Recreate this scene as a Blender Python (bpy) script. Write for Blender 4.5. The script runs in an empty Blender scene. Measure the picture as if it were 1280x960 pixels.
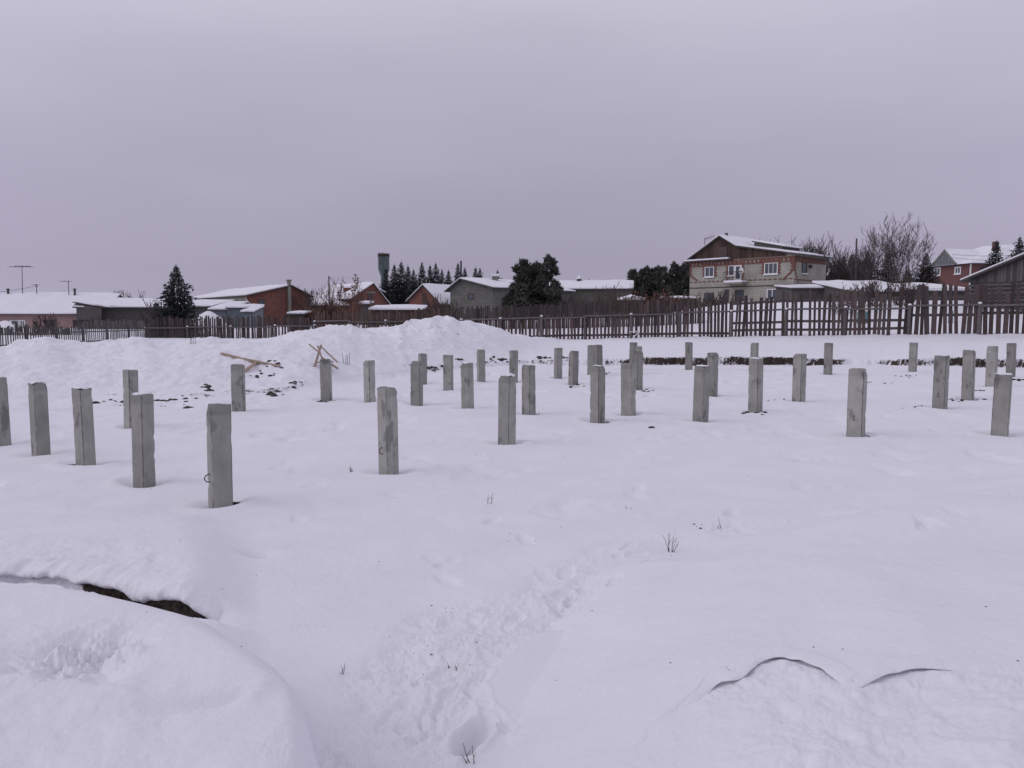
import bpy, math, random
import numpy as np
from mathutils import Vector, noise as mnoise
PI = math.pi
S = bpy.context.scene
COL = S.collection
F = 962.0; PITCH = math.atan(82/F); HC = 1.9
CP, SP = math.cos(PITCH), math.sin(PITCH)

# ---------- projection helpers (photo pixels 1280x960 -> world metres) ----------
def zrow(row, y):
    return HC - y*math.tan(math.atan((row-480)/F)+PITCH)
def P(px, row, y):
    z = zrow(row, y)
    d = y*CP+(HC-z)*SP
    return Vector(((px-640)/F*d, y, z))
def G(px, row, z=0.0):
    t = math.tan(math.atan((row-480)/F)+PITCH)
    y = (HC-z)/t
    d = y*CP+(HC-z)*SP
    return ((px-640)/F*d, y)
def XY(px, y, z=0.0):
    return ((px-640)/F*(y*CP+(HC-z)*SP), y)

# ---------- materials ----------
def newmat(name):
    m = bpy.data.materials.new(name); m.use_nodes = True
    nt = m.node_tree
    b = nt.nodes['Principled BSDF']
    return m, nt, b
def N(nt, t, **kw):
    n = nt.nodes.new(t)
    for k, v in kw.items():
        if k in n.inputs: n.inputs[k].default_value = v
        else: setattr(n, k, v)
    return n
def mixc(nt, fac, a, b, mode='MIX'):
    n = nt.nodes.new('ShaderNodeMix'); n.data_type = 'RGBA'; n.blend_type = mode
    for i, v in ((0, fac), (6, a), (7, b)):
        if hasattr(v, 'is_output'): nt.links.new(v, n.inputs[i])
        elif i == 0: n.inputs[0].default_value = v
        else: n.inputs[i].default_value = (*v, 1) if len(v) == 3 else v
    return n.outputs[2]
def ramp(nt, src, stops):
    r = nt.nodes.new('ShaderNodeValToRGB'); e = r.color_ramp.elements
    while len(e) < len(stops): e.new(0.5)
    for i, (p, c) in enumerate(stops):
        e[i].position = p; e[i].color = (c, c, c, 1) if isinstance(c, (int, float)) else (*c, 1)
    nt.links.new(src, r.inputs[0]); return r.outputs[0]
def coords(nt, scale=(1, 1, 1), kind='Object', perobj=False):
    tc = N(nt, 'ShaderNodeTexCoord'); mp = N(nt, 'ShaderNodeMapping')
    mp.inputs['Scale'].default_value = scale
    nt.links.new(tc.outputs[kind], mp.inputs[0])
    if perobj:
        oi = N(nt, 'ShaderNodeObjectInfo'); mu = N(nt, 'ShaderNodeMath', operation='MULTIPLY'); mu.inputs[1].default_value = 37.0
        nt.links.new(oi.outputs['Random'], mu.inputs[0]); nt.links.new(mu.outputs[0], mp.inputs['Location'])
    return mp.outputs[0]
def noisen(nt, vec, scale, detail=4, rough=0.55):
    n = N(nt, 'ShaderNodeTexNoise'); n.inputs['Scale'].default_value = scale
    n.inputs['Detail'].default_value = detail; n.inputs['Roughness'].default_value = rough
    nt.links.new(vec, n.inputs['Vector']); return n.outputs['Fac']
def bump(nt, b, h, strength, dist):
    bp = N(nt, 'ShaderNodeBump'); bp.inputs['Strength'].default_value = strength; bp.inputs['Distance'].default_value = dist
    nt.links.new(h, bp.inputs['Height'])
    nt.links.new(bp.outputs[0], b.inputs['Normal']); return bp
def simple(name, col, rough=0.85, var=0.25, scale=3.0, stretch=(1, 1, 1), tint=False, bstr=0.3, bdist=0.01, metal=0.0, perobj=False):
    m, nt, b = newmat(name)
    v = coords(nt, stretch, perobj=perobj)
    n = noisen(nt, v, scale, 5, 0.6)
    lo = tuple(c*(1-var) for c in col); hi = tuple(min(1, c*(1+var)) for c in col)
    c = mixc(nt, ramp(nt, n, [(0.3, 0.0), (0.7, 1.0)]), lo, hi)
    if tint:
        at = N(nt, 'ShaderNodeAttribute'); at.attribute_name = 'tint'; 
        c = mixc(nt, 1.0, c, at.outputs['Color'], 'MULTIPLY')
    nt.links.new(c, b.inputs['Base Color'])
    b.inputs['Roughness'].default_value = rough; b.inputs['Metallic'].default_value = metal
    if bstr: bump(nt, b, n, bstr, bdist)
    return m
M = {}
def snow_mat(name, ground=False):
    m, nt, b = newmat(name)
    v = coords(nt)
    n1 = noisen(nt, v, 1.3, 3, 0.5); n2 = noisen(nt, v, 22.0, 5, 0.65); n3 = noisen(nt, v, 240.0, 2, 0.6)
    c = mixc(nt, ramp(nt, n1, [(0.3, 0.0), (0.7, 1.0)]), (0.785, 0.785, 0.82), (0.825, 0.825, 0.86))
    if ground:
        at = N(nt, 'ShaderNodeAttribute'); at.attribute_name = 'dirt'
        sn = noisen(nt, v, 5.0, 6, 0.72)
        sn2 = noisen(nt, v, 34.0, 3, 0.6)
        # soil shows where the dirt amount beats the noise
        ad = N(nt, 'ShaderNodeMath', operation='ADD'); nt.links.new(at.outputs['Fac'], ad.inputs[0])
        nt.links.new(sn, ad.inputs[1])
        ad2 = N(nt, 'ShaderNodeMath', operation='MULTIPLY_ADD'); nt.links.new(sn2, ad2.inputs[0]); ad2.inputs[1].default_value = 0.35
        nt.links.new(ad.outputs[0], ad2.inputs[2])
        mask = ramp(nt, ad2.outputs[0], [(0.0, 0.0), (0.995, 0.0), (1.0, 1.0)])
        # ramp input clamps at 1: rescale
        sc = N(nt, 'ShaderNodeMapRange'); sc.inputs['From Min'].default_value = 1.18; sc.inputs['From Max'].default_value = 1.27
        nt.links.new(ad2.outputs[0], sc.inputs['Value']); mask = sc.outputs[0]
        soil = mixc(nt, ramp(nt, sn2, [(0.35, 0.0), (0.65, 1.0)]), (0.018, 0.014, 0.013), (0.075, 0.058, 0.047))
        c = mixc(nt, mask, c, soil)
    nt.links.new(c, b.inputs['Base Color'])
    b.inputs['Roughness'].default_value = 0.75
    b.inputs['Specular IOR Level'].default_value = 0.25
    b1 = bump(nt, b, n2, 0.55, 0.018)
    b2 = N(nt, 'ShaderNodeBump'); b2.inputs['Strength'].default_value = 0.5; b2.inputs['Distance'].default_value = 0.003
    nt.links.new(n3, b2.inputs['Height']); nt.links.new(b1.outputs[0], b2.inputs['Normal']); nt.links.new(b2.outputs[0], b.inputs['Normal'])
    return m
M['snow'] = snow_mat('snow'); M['ground'] = snow_mat('ground_snow', True)
def concrete():
    m, nt, b = newmat('concrete')
    v = coords(nt, perobj=True); vs = coords(nt, (6, 6, 1.6), perobj=True)
    big = noisen(nt, v, 2.6, 4, 0.6); st = noisen(nt, vs, 2.0, 5, 0.65); fine = noisen(nt, v, 60, 3, 0.7)
    c = mixc(nt, ramp(nt, big, [(0.3, 0.0), (0.7, 1.0)]), (0.26, 0.26, 0.238), (0.36, 0.36, 0.332))
    c = mixc(nt, ramp(nt, st, [(0.45, 0.0), (0.7, .35)]), c, (0.17, 0.172, 0.155))
    vw = coords(nt, (1, 1, 0.6), perobj=True)
    wet = noisen(nt, vw, 5.5, 3, 0.5)
    c = mixc(nt, ramp(nt, wet, [(0.58, 0.0), (0.66, 0.55)]), c, (0.085, 0.085, 0.085))
    wh = noisen(nt, v, 9.5, 5, 0.75)
    c = mixc(nt, ramp(nt, wh, [(0.68, 0.0), (0.72, 0.6)]), c, (0.62, 0.62, 0.62))
    pores = N(nt, 'ShaderNodeTexVoronoi'); pores.inputs['Scale'].default_value = 45; nt.links.new(v, pores.inputs['Vector'])
    c = mixc(nt, ramp(nt, pores.outputs['Distance'], [(0.08, 0.6), (0.16, 0.0)]), c, (0.08, 0.08, 0.075))
    oi = N(nt, 'ShaderNodeObjectInfo')
    c = mixc(nt, 1.0, c, ramp(nt, oi.outputs['Random'], [(0.0, 0.78), (1.0, 1.12)]), 'MULTIPLY')
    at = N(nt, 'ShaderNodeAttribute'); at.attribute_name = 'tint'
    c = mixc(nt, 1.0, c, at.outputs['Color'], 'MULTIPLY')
    nt.links.new(c, b.inputs['Base Color']); b.inputs['Roughness'].default_value = 0.9
    bump(nt, b, fine, 0.5, 0.004)
    return m
M['concrete'] = concrete()
def wood(name, col, tint=True, var=0.4, stretch=(12, 12, 1.0)):
    return simple(name, col, 0.9, var, 2.5, stretch, tint, 0.4, 0.006)
M['picket'] = wood('weathered_picket', (0.060, 0.051, 0.050))
M['picket_brown'] = wood('brown_board', (0.047, 0.036, 0.034))
M['rail'] = wood('grey_pole', (0.12, 0.11, 0.112), stretch=(2, 2, 8))
M['dark_wood'] = wood('dark_wood', (0.085, 0.08, 0.08))
M['gable_wood'] = wood('gable_wood', (0.062, 0.042, 0.034))
M['new_wood'] = wood('fresh_timber', (0.36, 0.28, 0.215), False, 0.2, (6, 6, 6))
M['twig'] = simple('twig_bark', (0.075, 0.058, 0.052), 0.9, 0.3, 6, bstr=0)
M['bark'] = simple('bark', (0.07, 0.06, 0.056), 0.9, 0.3, 6, (3, 3, 1))
M['spruce'] = simple('spruce_needles', (0.036, 0.043, 0.043), 0.8, 0.5, 1.2, tint=True, bstr=0)
M['pine'] = simple('pine_needles', (0.055, 0.060, 0.052), 0.8, 0.5, 1.0, tint=True, bstr=0)
M['leaf'] = simple('dry_leaf', (0.16, 0.075, 0.05), 0.85, 0.4, 3, tint=True, bstr=0)
M['pink'] = simple('pink_render', (0.37, 0.25, 0.235), 0.9, 0.12, 1.2)
M['grey_wall'] = simple('grey_render', (0.20, 0.20, 0.17), 0.9, 0.25, 0.8)
M['green_metal'] = simple('blue_grey_metal', (0.125, 0.15, 0.17), 0.6, 0.2, 0.9)
M['tower'] = simple('tower_steel', (0.10, 0.135, 0.135), 0.7, 0.3, 0.7, (1, 1, .3))
M['white'] = simple('white_frame', (0.7, 0.7, 0.7), 0.5, 0.05, 3, bstr=0)
M['soil'] = simple('frozen_soil', (0.045, 0.038, 0.036), 0.95, 0.6, 14, bstr=0.6, bdist=0.02)
M['roofing'] = simple('roofing', (0.07, 0.065, 0.065), 0.85, 0.3, 2)
M['steel'] = simple('rusty_steel', (0.07, 0.06, 0.055), 0.6, 0.3, 8, bstr=0, metal=0.5)
M['redtrim'] = simple('red_trim_brick', (0.17, 0.078, 0.06), 0.9, 0.3, 6)
M['greenplastic'] = simple('green_paint', (0.10, 0.22, 0.2), 0.6, 0.2, 3)
M['shutter'] = simple('brown_door', (0.075, 0.055, 0.05), 0.8, 0.3, 4)
def brick(name, c1, c2, mortar, sc=1.0, stain=(0.1, 0.1, 0.1), stamt=0.35):
    m, nt, b = newmat(name)
    v = coords(nt, (sc, sc, sc), 'UV')
    br = N(nt, 'ShaderNodeTexBrick'); nt.links.new(v, br.inputs['Vector'])
    br.inputs['Scale'].default_value = 1.0
    br.inputs['Brick Width'].default_value = 0.26; br.inputs['Row Height'].default_value = 0.15; br.inputs['Mortar Size'].default_value = 0.012
    br.inputs['Color1'].default_value = (*c1, 1); br.inputs['Color2'].default_value = (*c2, 1); br.inputs['Mortar'].default_value = (*mortar, 1)
    o = coords(nt)
    n = noisen(nt, o, 0.7, 5, 0.65)
    c = mixc(nt, ramp(nt, n, [(0.4, 0.0), (0.75, stamt)]), br.outputs['Color'], stain)
    nt.links.new(c, b.inputs['Base Color']); b.inputs['Roughness'].default_value = 0.9
    bump(nt, b, br.outputs['Fac'], -0.3, 0.01)
    return m
M['brick_red'] = brick('red_brick', (0.215, 0.075, 0.05), (0.16, 0.055, 0.042), (0.14, 0.10, 0.09), 0.7, (0.05, 0.03, 0.03))
M['brick_house'] = brick('house_red_brick', (0.15, 0.052, 0.048), (0.125, 0.042, 0.04), (0.16, 0.10, 0.09), 0.7)
M['brick_grey'] = brick('silicate_brick', (0.42, 0.405, 0.35), (0.35, 0.335, 0.285), (0.21, 0.20, 0.18), 0.8, (0.17, 0.155, 0.135), 0.55)
M['block'] = brick('grey_block', (0.15, 0.15, 0.13), (0.115, 0.115, 0.10), (0.09, 0.09, 0.08), 0.5)
def glass():
    m, nt, b = newmat('window_glass')
    b.inputs['Base Color'].default_value = (0.06, 0.075, 0.095, 1); b.inputs['Roughness'].default_value = 0.15
    b.inputs['Specular IOR Level'].default_value = 0.7
    return m
M['glass'] = glass()

# ---------- mesh builder ----------
class MB:
    def __init__(s): s.v = []; s.f = []; s.t = []; s.cur = (1, 1, 1)
    def face(s, pts):
        i = len(s.v); s.v += [tuple(p) for p in pts]; s.f.append(tuple(range(i, i+len(pts)))); s.t.append(s.cur)
    def raw(s, vs, fs):
        i = len(s.v); s.v += [tuple(p) for p in vs]
        for f in fs: s.f.append(tuple(k+i for k in f)); s.t.append(s.cur)
    def hexa(s, p):   # 8 corner points: bottom 0-3 ccw, top 4-7
        s.raw(p, [(3, 2, 1, 0), (4, 5, 6, 7), (0, 1, 5, 4), (1, 2, 6, 5), (2, 3, 7, 6), (3, 0, 4, 7)])
    def obox(s, o, ax, ay, az, x0, x1, y0, y1, z0, z1):
        q = lambda a, b, c: o+ax*a+ay*b+az*c
        s.hexa([q(x0, y0, z0), q(x1, y0, z0), q(x1, y1, z0), q(x0, y1, z0), q(x0, y0, z1), q(x1, y0, z1), q(x1, y1, z1), q(x0, y1, z1)])
    def box(s, x0, x1, y0, y1, z0, z1):
        s.obox(Vector((0, 0, 0)), Vector((1, 0, 0)), Vector((0, 1, 0)), Vector((0, 0, 1)), x0, x1, y0, y1, z0, z1)
    def bar(s, a, b, w, h, up=Vector((0, 0, 1))):
        a, b = Vector(a), Vector(b); d = (b-a); L = d.length; d.normalize()
        sd = d.cross(up)
        if sd.length < 1e-3: sd = d.cross(Vector((0, 1, 0)))
        sd.normalize(); u = sd.cross(d)
        s.obox(a, d, sd, u, 0, L, -w/2, w/2, -h/2, h/2)
    def tube(s, pts, rads, n=6, cap=True):
        pts = [Vector(p) for p in pts]; rings = []
        i0 = len(s.v)
        for k, p in enumerate(pts):
            d = (pts[min(k+1, len(pts)-1)]-pts[max(k-1, 0)]).normalized()
            a = d.cross(Vector((0.13, 0.07, 1)));
            if a.length < 0.2: a = d.cross(Vector((1, 0.1, 0)))
            a.normalize(); b = d.cross(a)
            for j in range(n):
                t = 2*PI*j/n; s.v.append(tuple(p+(a*math.cos(t)+b*math.sin(t))*rads[k]))
        for k in range(len(pts)-1):
            for j in range(n):
                s.f.append((i0+k*n+j, i0+k*n+(j+1) % n, i0+(k+1)*n+(j+1) % n, i0+(k+1)*n+j)); s.t.append(s.cur)
        if cap and n > 2:
            s.f.append(tuple(i0+j for j in range(n))[::-1]); s.t.append(s.cur)
            s.f.append(tuple(i0+(len(pts)-1)*n+j for j in range(n))); s.t.append(s.cur)
    def build(s, name, mat, parent=None, smooth=False, origin=None):
        me = bpy.data.meshes.new(name)
        o = Vector(origin) if origin is not None else (wloc(parent) if parent else None)
        if o is None:
            xs = np.array(s.v); o = Vector((float(xs[:, 0].mean()), float(xs[:, 1].mean()), float(xs[:, 2].min())))
        me.from_pydata([(a-o.x, b-o.y, c-o.z) for a, b, c in s.v], [], s.f)
        me.materials.append(mat)
        if len(s.f):
            at = me.attributes.new('tint', 'FLOAT_COLOR', 'FACE')
            at.data.foreach_set('color', np.array([(*t, 1.0) for t in s.t], dtype=np.float32).ravel())
            n = len(me.polygons)
            nor = np.empty(n*3, np.float32); me.polygons.foreach_get('normal', nor); nor = nor.reshape(-1, 3)
            li = np.empty(len(me.loops), np.int32); me.loops.foreach_get('vertex_index', li)
            tot = np.empty(n, np.int32); me.polygons.foreach_get('loop_total', tot)
            fn = np.repeat(nor, tot, axis=0)
            co = np.array(s.v)[li]
            tx = np.stack([-fn[:, 1], fn[:, 0]], 1); L = np.linalg.norm(tx, axis=1); flat = L < 0.2
            tx /= np.maximum(L, 1e-6)[:, None]
            u = (co[:, 0]*tx[:, 0]+co[:, 1]*tx[:, 1]); v = co[:, 2].copy()
            u[flat] = co[flat, 0]; v[flat] = co[flat, 1]
            uv = me.uv_layers.new(name='UVMap'); uv.data.foreach_set('uv', np.stack([u, v], 1).astype(np.float32).ravel())
        if smooth: me.polygons.foreach_set('use_smooth', [True]*len(me.polygons))
        ob = bpy.data.objects.new(name, me); COL.objects.link(ob)
        if parent:
            ob.parent = parent; ob.location = o-wloc(parent)
        else: ob.location = o
        WL[ob.name] = o.copy()
        return ob
WL = {}
def wloc(o): return WL[o.name]
def tag(o, label, cat, group=None, kind=None):
    if label: o['label'] = label
    if cat: o['category'] = cat
    if group: o['group'] = group
    if kind: o['kind'] = kind
    return o
def thing(name, loc, label, cat, group=None):
    o = bpy.data.objects.new(name, None); COL.objects.link(o); o.location = loc; o.empty_display_size = 0.3
    WL[o.name] = Vector(loc); return tag(o, label, cat, group)

# ---------- numpy noise ----------
def _h(ix, iy, sd):
    n = (ix.astype(np.int64)*374761393+iy.astype(np.int64)*668265263+sd*1442695) & 0xffffffff
    n = ((n ^ (n >> 13))*1274126177) & 0xffffffff
    n = n ^ (n >> 16)
    return (n & 0xffff)/65535.0
def vn(x, y, sd=0):
    ix = np.floor(x); iy = np.floor(y); fx = x-ix; fy = y-iy
    fx = fx*fx*fx*(fx*(fx*6-15)+10); fy = fy*fy*fy*(fy*(fy*6-15)+10)
    a = _h(ix, iy, sd); b = _h(ix+1, iy, sd); c = _h(ix, iy+1, sd); d = _h(ix+1, iy+1, sd)
    return (a*(1-fx)+b*fx)*(1-fy)+(c*(1-fx)+d*fx)*fy-0.5
def fbm(x, y, sc, o=4, g=0.5, sd=0):
    r = 0; a = 1.0; c, s = math.cos(0.6), math.sin(0.6)
    x = x*sc; y = y*sc
    for i in range(o):
        r = r+a*vn(x, y, sd+i*17); x, y = (x*c-y*s)*2.03+11.3, (x*s+y*c)*2.03+5.1; a *= g
    return r
def sm(t, a=0.0, b=1.0):
    t = np.clip((t-a)/(b-a), 0, 1); return t*t*(3-2*t)
def sdist(poly, X, Y):
    best = np.full(X.shape, 1e9); sg = np.ones(X.shape)
    for (ax, ay), (bx, by) in zip(poly[:-1], poly[1:]):
        dx, dy = bx-ax, by-ay; L2 = dx*dx+dy*dy
        t = np.clip(((X-ax)*dx+(Y-ay)*dy)/L2, 0, 1)
        d = np.hypot(X-ax-t*dx, Y-ay-t*dy)
        cr = dx*(Y-ay)-dy*(X-ax)
        m = d < best-1e-9
        best = np.where(m, d, best); sg = np.where(m, np.sign(cr), sg)
    return best*sg     # positive on the left of the direction of travel

# ---------- piles: (xl, xr at the foot, top row, foot row, left-face share, loop side, snow cap, label) ----------
PILES = [
 (-9,12.5,473,556,.30,0,0,'concrete pile cut off by the left edge of the photo'),
 (41,62,479,569,.28,0,1,'concrete pile with white smears near its top, second from the left edge'),
 (96,119,486,581,.42,0,1,'concrete pile with evenly lit twin faces, third from the left edge'),
 (167,194,494,605,.46,0,1,'stained concrete pile with a dark patch halfway up, overlapping a thinner one behind'),
 (155.5,173.5,463,534,.40,0,0,'thin concrete pile peeping out behind the stained pile at left'),
 (261,290.5,505,631,.20,-1,1,'tallest nearest concrete pile with a wire loop sticking out left'),
 (290,307,456,515,.82,0,0,'concrete pile standing just below the fallen boards on the bank'),
 (401,415.5,449,501,.84,0,0,'concrete pile directly in front of the little board trestle'),
 (455,470,451,503,.50,0,0,'concrete pile just above and left of the big looped pile'),
 (473,499,485,592,.44,-1,0,'large concrete pile with a rusty loop low on its left face and dark bolt hole'),
 (513,529,452,507,.72,0,0,'cracked concrete pile half covering a small one behind its right shoulder'),
 (522.5,534,442,481,.35,0,0,'small concrete pile behind the cracked pile, beside dark clods'),
 (554,567,444,489,.80,0,0,'lone mid-distance concrete pile at the foot of the snow mound'),
 (576.5,593,454,512,.58,0,1,'concrete pile with white flecks under its top, right of the lone mound pile'),
 (596,607,437,478,.30,0,0,'far narrow concrete pile on the right skirt of the snow mound'),
 (636,647.5,438,479,.42,0,0,'far concrete pile rising just behind the large snow-topped central pile'),
 (622,645,470,555,.60,0,1,'large central concrete pile with snow on top and a sharp middle edge'),
 (652,670,457,519.5,.56,0,0,'concrete pile with a dark seam down its edge, right of the large central pile'),
 (692,703,435,474,.42,0,0,'far concrete pile where the dark soil bank begins'),
 (710,723,439,481.5,.50,0,0,'concrete pile with crumbs of soil round its foot on the snow'),
 (734,744,431.5,470,.80,0,0,'left pile of the touching far pair, behind a nearer snow-topped pile'),
 (743,753.5,431,468,.35,0,0,'right pile of the touching far pair, behind a nearer snow-topped pile'),
 (737,756.5,458,528,.56,0,1,'snow-topped concrete pile in front of the touching far pair'),
 (776,795,454.5,519.5,.72,0,0,'mottled concrete pile with dark debris at its right foot'),
 (786,796,428,463,.50,0,0,'rearmost pile of the overlapping trio by the soil bank'),
 (793.5,802,433,468,.60,0,0,'middle pile of the overlapping trio by the soil bank'),
 (792,803.5,439,487.5,.40,0,0,'front pile of the overlapping trio, partly behind the mottled pile'),
 (856,866,428,463.5,.85,0,0,'slim far concrete pile in front of the widest dark stretch of soil bank'),
 (865.5,885.5,458,528.5,.63,0,1,'snow-capped concrete pile with a dark vertical joint, overlapping a leaner one'),
 (883,897,441,496,.70,0,0,'concrete pile leaning slightly, half hidden by the snow-capped jointed pile'),
 (937,948,428.5,464,.80,0,0,'far concrete pile whose top shows over a snow-capped pile'),
 (935,953,448.5,516,.62,0,1,'snow-capped concrete pile hiding a far pile, with dark soil at both feet corners'),
 (990,1006.5,442.5,503.5,.62,0,0,'concrete pile speckled with frost patches and a sloping top corner'),
 (1028,1041.5,429,469,.80,0,0,'far concrete pile between the frosty pile and the wide near one'),
 (1058,1081,461.5,545,.80,-1,0,'wide near concrete pile with a deep dark groove down its right face'),
 (1134,1147,428.5,466.5,.85,0,0,'far concrete pile with a jagged top in a gap of the soil bank'),
 (1165,1184,445,512,.77,-1,1,'concrete pile with a loop on its left side, first of the right-hand row of four'),
 (1201,1218,438,500,.85,-1,0,'second pile of the right-hand row, with crumbs of soil before it'),
 (1231,1246,433,484,.80,-1,0,'third pile of the right-hand row, behind the bluish near pile'),
 (1257,1269,429,473,.85,0,0,'whitish stained pile at the far end of the right-hand row'),
 (1238,1261,468.5,545,.93,0,1,'bluish grey near pile with crusty snow on top at the right edge'),
]
pile_xy = []
for p in PILES:
    pile_xy.append(G((p[0]+p[1])/2, p[3]-1.0))

# ---------- terrain ----------
cr_px = [-700,-300,-60,0,12,22,40,58,72,95,120,137,150,162,175,183,192,205,250,300,340,370,400,430,442,455,480,498,505,513,530,540,549,560,572,585,600,620,640,665,700,760,850,985,1130,1280,1500,1900]
cr_row = [440,438,437,436,433,426,424,424.5,428,430,428,427,425,421,419.5,421,425,427.5,427,427,425,421,413,409.5,407.5,411,407,405,400.5,403.5,400.5,396,398.5,396.5,401,402,406,411,417,421.5,424,422.5,421.5,419.5,418.5,417.5,417,417]
cr_y  = [24,25,26,26,26,26,26,26,26,27,27,27,28,28,28,28,28,28,28,28,28,28.5,29.5,30.5,31,31.5,32.5,33,33.2,33.5,33.8,34,34.2,34.5,34.8,35.1,35.5,36.2,37.5,41,50,48.5,46.2,43,39.7,37,34,31]
ba_px = [-700,-300,0,120,240,350,400,450,540,600,660,720,850,1000,1150,1280,1500,1900]
ba_row= [505,503,500,497,497,492,482,474,464,459,455,456,457,456,457,459,462,465]
lip_px= [-700,200,400,540,640,690,760,850,1000,1060,1080,1130,1200,1280,1900]
lip_z = [.04,.05,.06,.08,.14,.24,.27,.34,.33,.22,.15,.25,.34,.34,.34]
FZ = {}
cr_z = [zrow(r, y) for r, y in zip(cr_row, cr_y)]
ba_y = [G(640, r)[1] for r in ba_row]
fence_px = [-100,0,185,345,400,560,700,840,985,1130,1280,1400,1900]
fence_y  = [52,55,63,60,58,54,50,46.5,43,39.7,37,35.2,31]
far_px = [-700,200,400,560,700,800,870,930,1100,1280,1900]
far_row= [412,411,408,403,399,396,385,377,375,376,376]       # ridge of the yards beyond the fence
far_y  = [80,80,78,70,66,62,62,62,60,58,55]
far_z = [zrow(r, y) for r, y in zip(far_row, far_y)]

drift = [G(c, r) for c, r in [(655,1500),(640,1100),(636,960),(655,880),(690,800),(718,745),(760,706),(850,690),(960,655),(1100,622),(1280,583),(1500,545),(2200,480)]]
mound = [G(c, r, .5) for c, r in [(-900,728),(-250,730),(0,738),(60,738),(130,748),(250,772),(330,832),(385,862),(398,905),(397,960),(380,1200),(300,2500)]]
lip = [G(c, r, .2) for c, r in [(-700,708),(-200,709),(0,712),(37,716),(63,714),(93,718),(143,727),(165,733),(187,738),(227,742),(255,742),(280,744),(330,748),(420,752),(600,756),(900,756)]]
crack = [G(c, r, .35) for c, r in [(820,868),(868,846),(886,836),(894,829),(924,831),(950,817),(972,812),(995,816),(1025,829),(1055,851),(1070,855),(1107,842),(1137,838),(1167,838),(1197,840),(1239,846),(1290,850),(1500,860)]]
path = [G(c, r) for c, r in [(500,1300),(515,960),(540,860),(600,790),(690,752),(733,708),(800,683),(900,660),(1000,643),(1090,618),(1190,600),(1400,570)]]
path_w = .52
foot = G(592, 918)
def terrain(X, Y):
    """height, dirt, and horizontal shift of the snow surface"""
    R = np.hypot(X, Y)
    ang = np.clip(np.arctan2(X, np.maximum(Y, 1e-3)), -0.96, 0.96)
    ang = np.where(Y <= 0, np.sign(X)*0.96, ang)
    px = 640+F*np.tan(ang)
    yb0 = np.interp(px, ba_px, ba_y)+.5*fbm(px, px*0, 0.012, 2)
    yb = yb0+(0.5*fbm(px, px*0, 0.04, 2)+.16*fbm(px, px*0, .16, 4, .7))*sm(px, 620, 760)
    zl = np.interp(px, lip_px, lip_z)
    px0 = px; px = px+16*fbm(X, Y, .45, 4, .6, 101)*(1-sm(px, 600, 700))*sm(Y, 12, 16)
    yc = np.interp(px, cr_px, cr_y); zc = np.interp(px, cr_px, cr_z)
    # round off the table's corners
    yfz = np.interp(px, far_px, far_y); zf = np.interp(px, far_px, far_z)
    Z = np.zeros_like(X)
    t = (Y-yb)
    leftw = sm(px, 420, 720)        # 0 on the left (smooth bank), 1 on the right (cut bank)
    up = sm(t, -0.02, 0.16)
    f = np.clip((Y-yb-0.16)/np.maximum(yc-yb-0.16, .1), 0, 1)
    fl = np.clip((Y-yb+0.6)/np.maximum(yc-yb+0.6, .1), 0, 1)
    zr = up*zl+(zc-zl)*f
    zleft = up*zl*0.6+(zc-zl*0.6)*(0.45*sm(fl)+0.55*np.sin(fl*PI/2)**1.1)
    Z = np.where(Y < yb-0.7, 0, leftw*zr+(1-leftw)*zleft)
    # behind the crest
    drop = sm(Y-yc, 0, 7)
    zbase = np.interp(px, [-700, 400, 640, 700, 900, 1900], [0.15, 0.35, 0.5, zc.max()*0+0.55, 1.05, 1.15])
    behind = np.where(px > 690, zc, zc*(1-drop)+np.minimum(zbase, zc)*drop)
    g = sm(Y, 0, 1)*np.clip((Y-np.maximum(yc, np.interp(px, fence_px, fence_y))-1)/np.maximum(yfz-np.maximum(yc, np.interp(px, fence_px, fence_y))-1, 1), 0, 1)
    behind = behind+(zf-behind)*sm(g)
    far = sm(Y, 90, 260)
    behind = behind*(1-far)+far*0.2
    Z = np.where(Y > yc, behind, Z)
    # noise on the bank, field ripple
    onbank = sm(t, -0.5, 1.0)*(1-sm(Y, 60, 90))
    rough = onbank*(1-leftw*0.8)*(1-sm(Y-yc, 2, 6))
    Z = Z+rough*(0.34*fbm(X, Y, 0.55, 5, 0.55, 3)*np.clip(1-np.abs((Y-yc)/(yb-yc+1e-3)*1.0), 0.0, 1)**0.5+0.085*fbm(X, Y, 2.3, 5, 0.62, 9))
    field = (1-onbank)
    Z = Z+0.05*fbm(X, Y, 0.35, 3, .5, 21)*np.clip(field+.3, 0, 1)+0.018*fbm(X, Y*1.6, 2.1, 4, .55, 33)
    pit = np.maximum(0, fbm(X, Y*.7, 1.5, 3, .55, 71)-0.22)*sm(Y, 5.5, 9)*(1-onbank)
    Z = Z-0.16*pit
    dirt = np.zeros_like(X)
    # dark cut face on the right, crumbs elsewhere on the bank
    band = np.exp(-((t-0.06)/0.17)**2)
    brk = np.clip(0.6+.9*fbm(px, px*0, 0.02, 3, .6, 5)+.5*fbm(X*1.0, Y*0+Z*4, 2.2, 3, .6, 6), 0, 1)
    strong = np.interp(px, [400, 640, 680, 740, 800, 930, 1040, 1060, 1075, 1100, 1150, 1280, 1600], [0, .1, .62, .66, .95, 1, .95, .45, .3, .85, .95, 1, 1])
    dirt += band*strong*(0.5+0.36*brk)
    hor = np.exp(-((Y-np.interp(px, fence_px, fence_y)+.15)/.5)**2)*leftw*sm(px, 690, 720)
    Z = Z+0.04*hor*fbm(X, Y, 2.2, 3, .6, 8)
    # clod belts at the foot of the left bank and the mound
    belt = np.exp(-((t-0.1)/0.7)**2)*np.interp(px, [90, 130, 200, 330, 370, 400, 520, 560, 640, 700], [0, .42, .44, .54, .5, .2, .44, .46, .34, 0])
    dirt += belt
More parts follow.
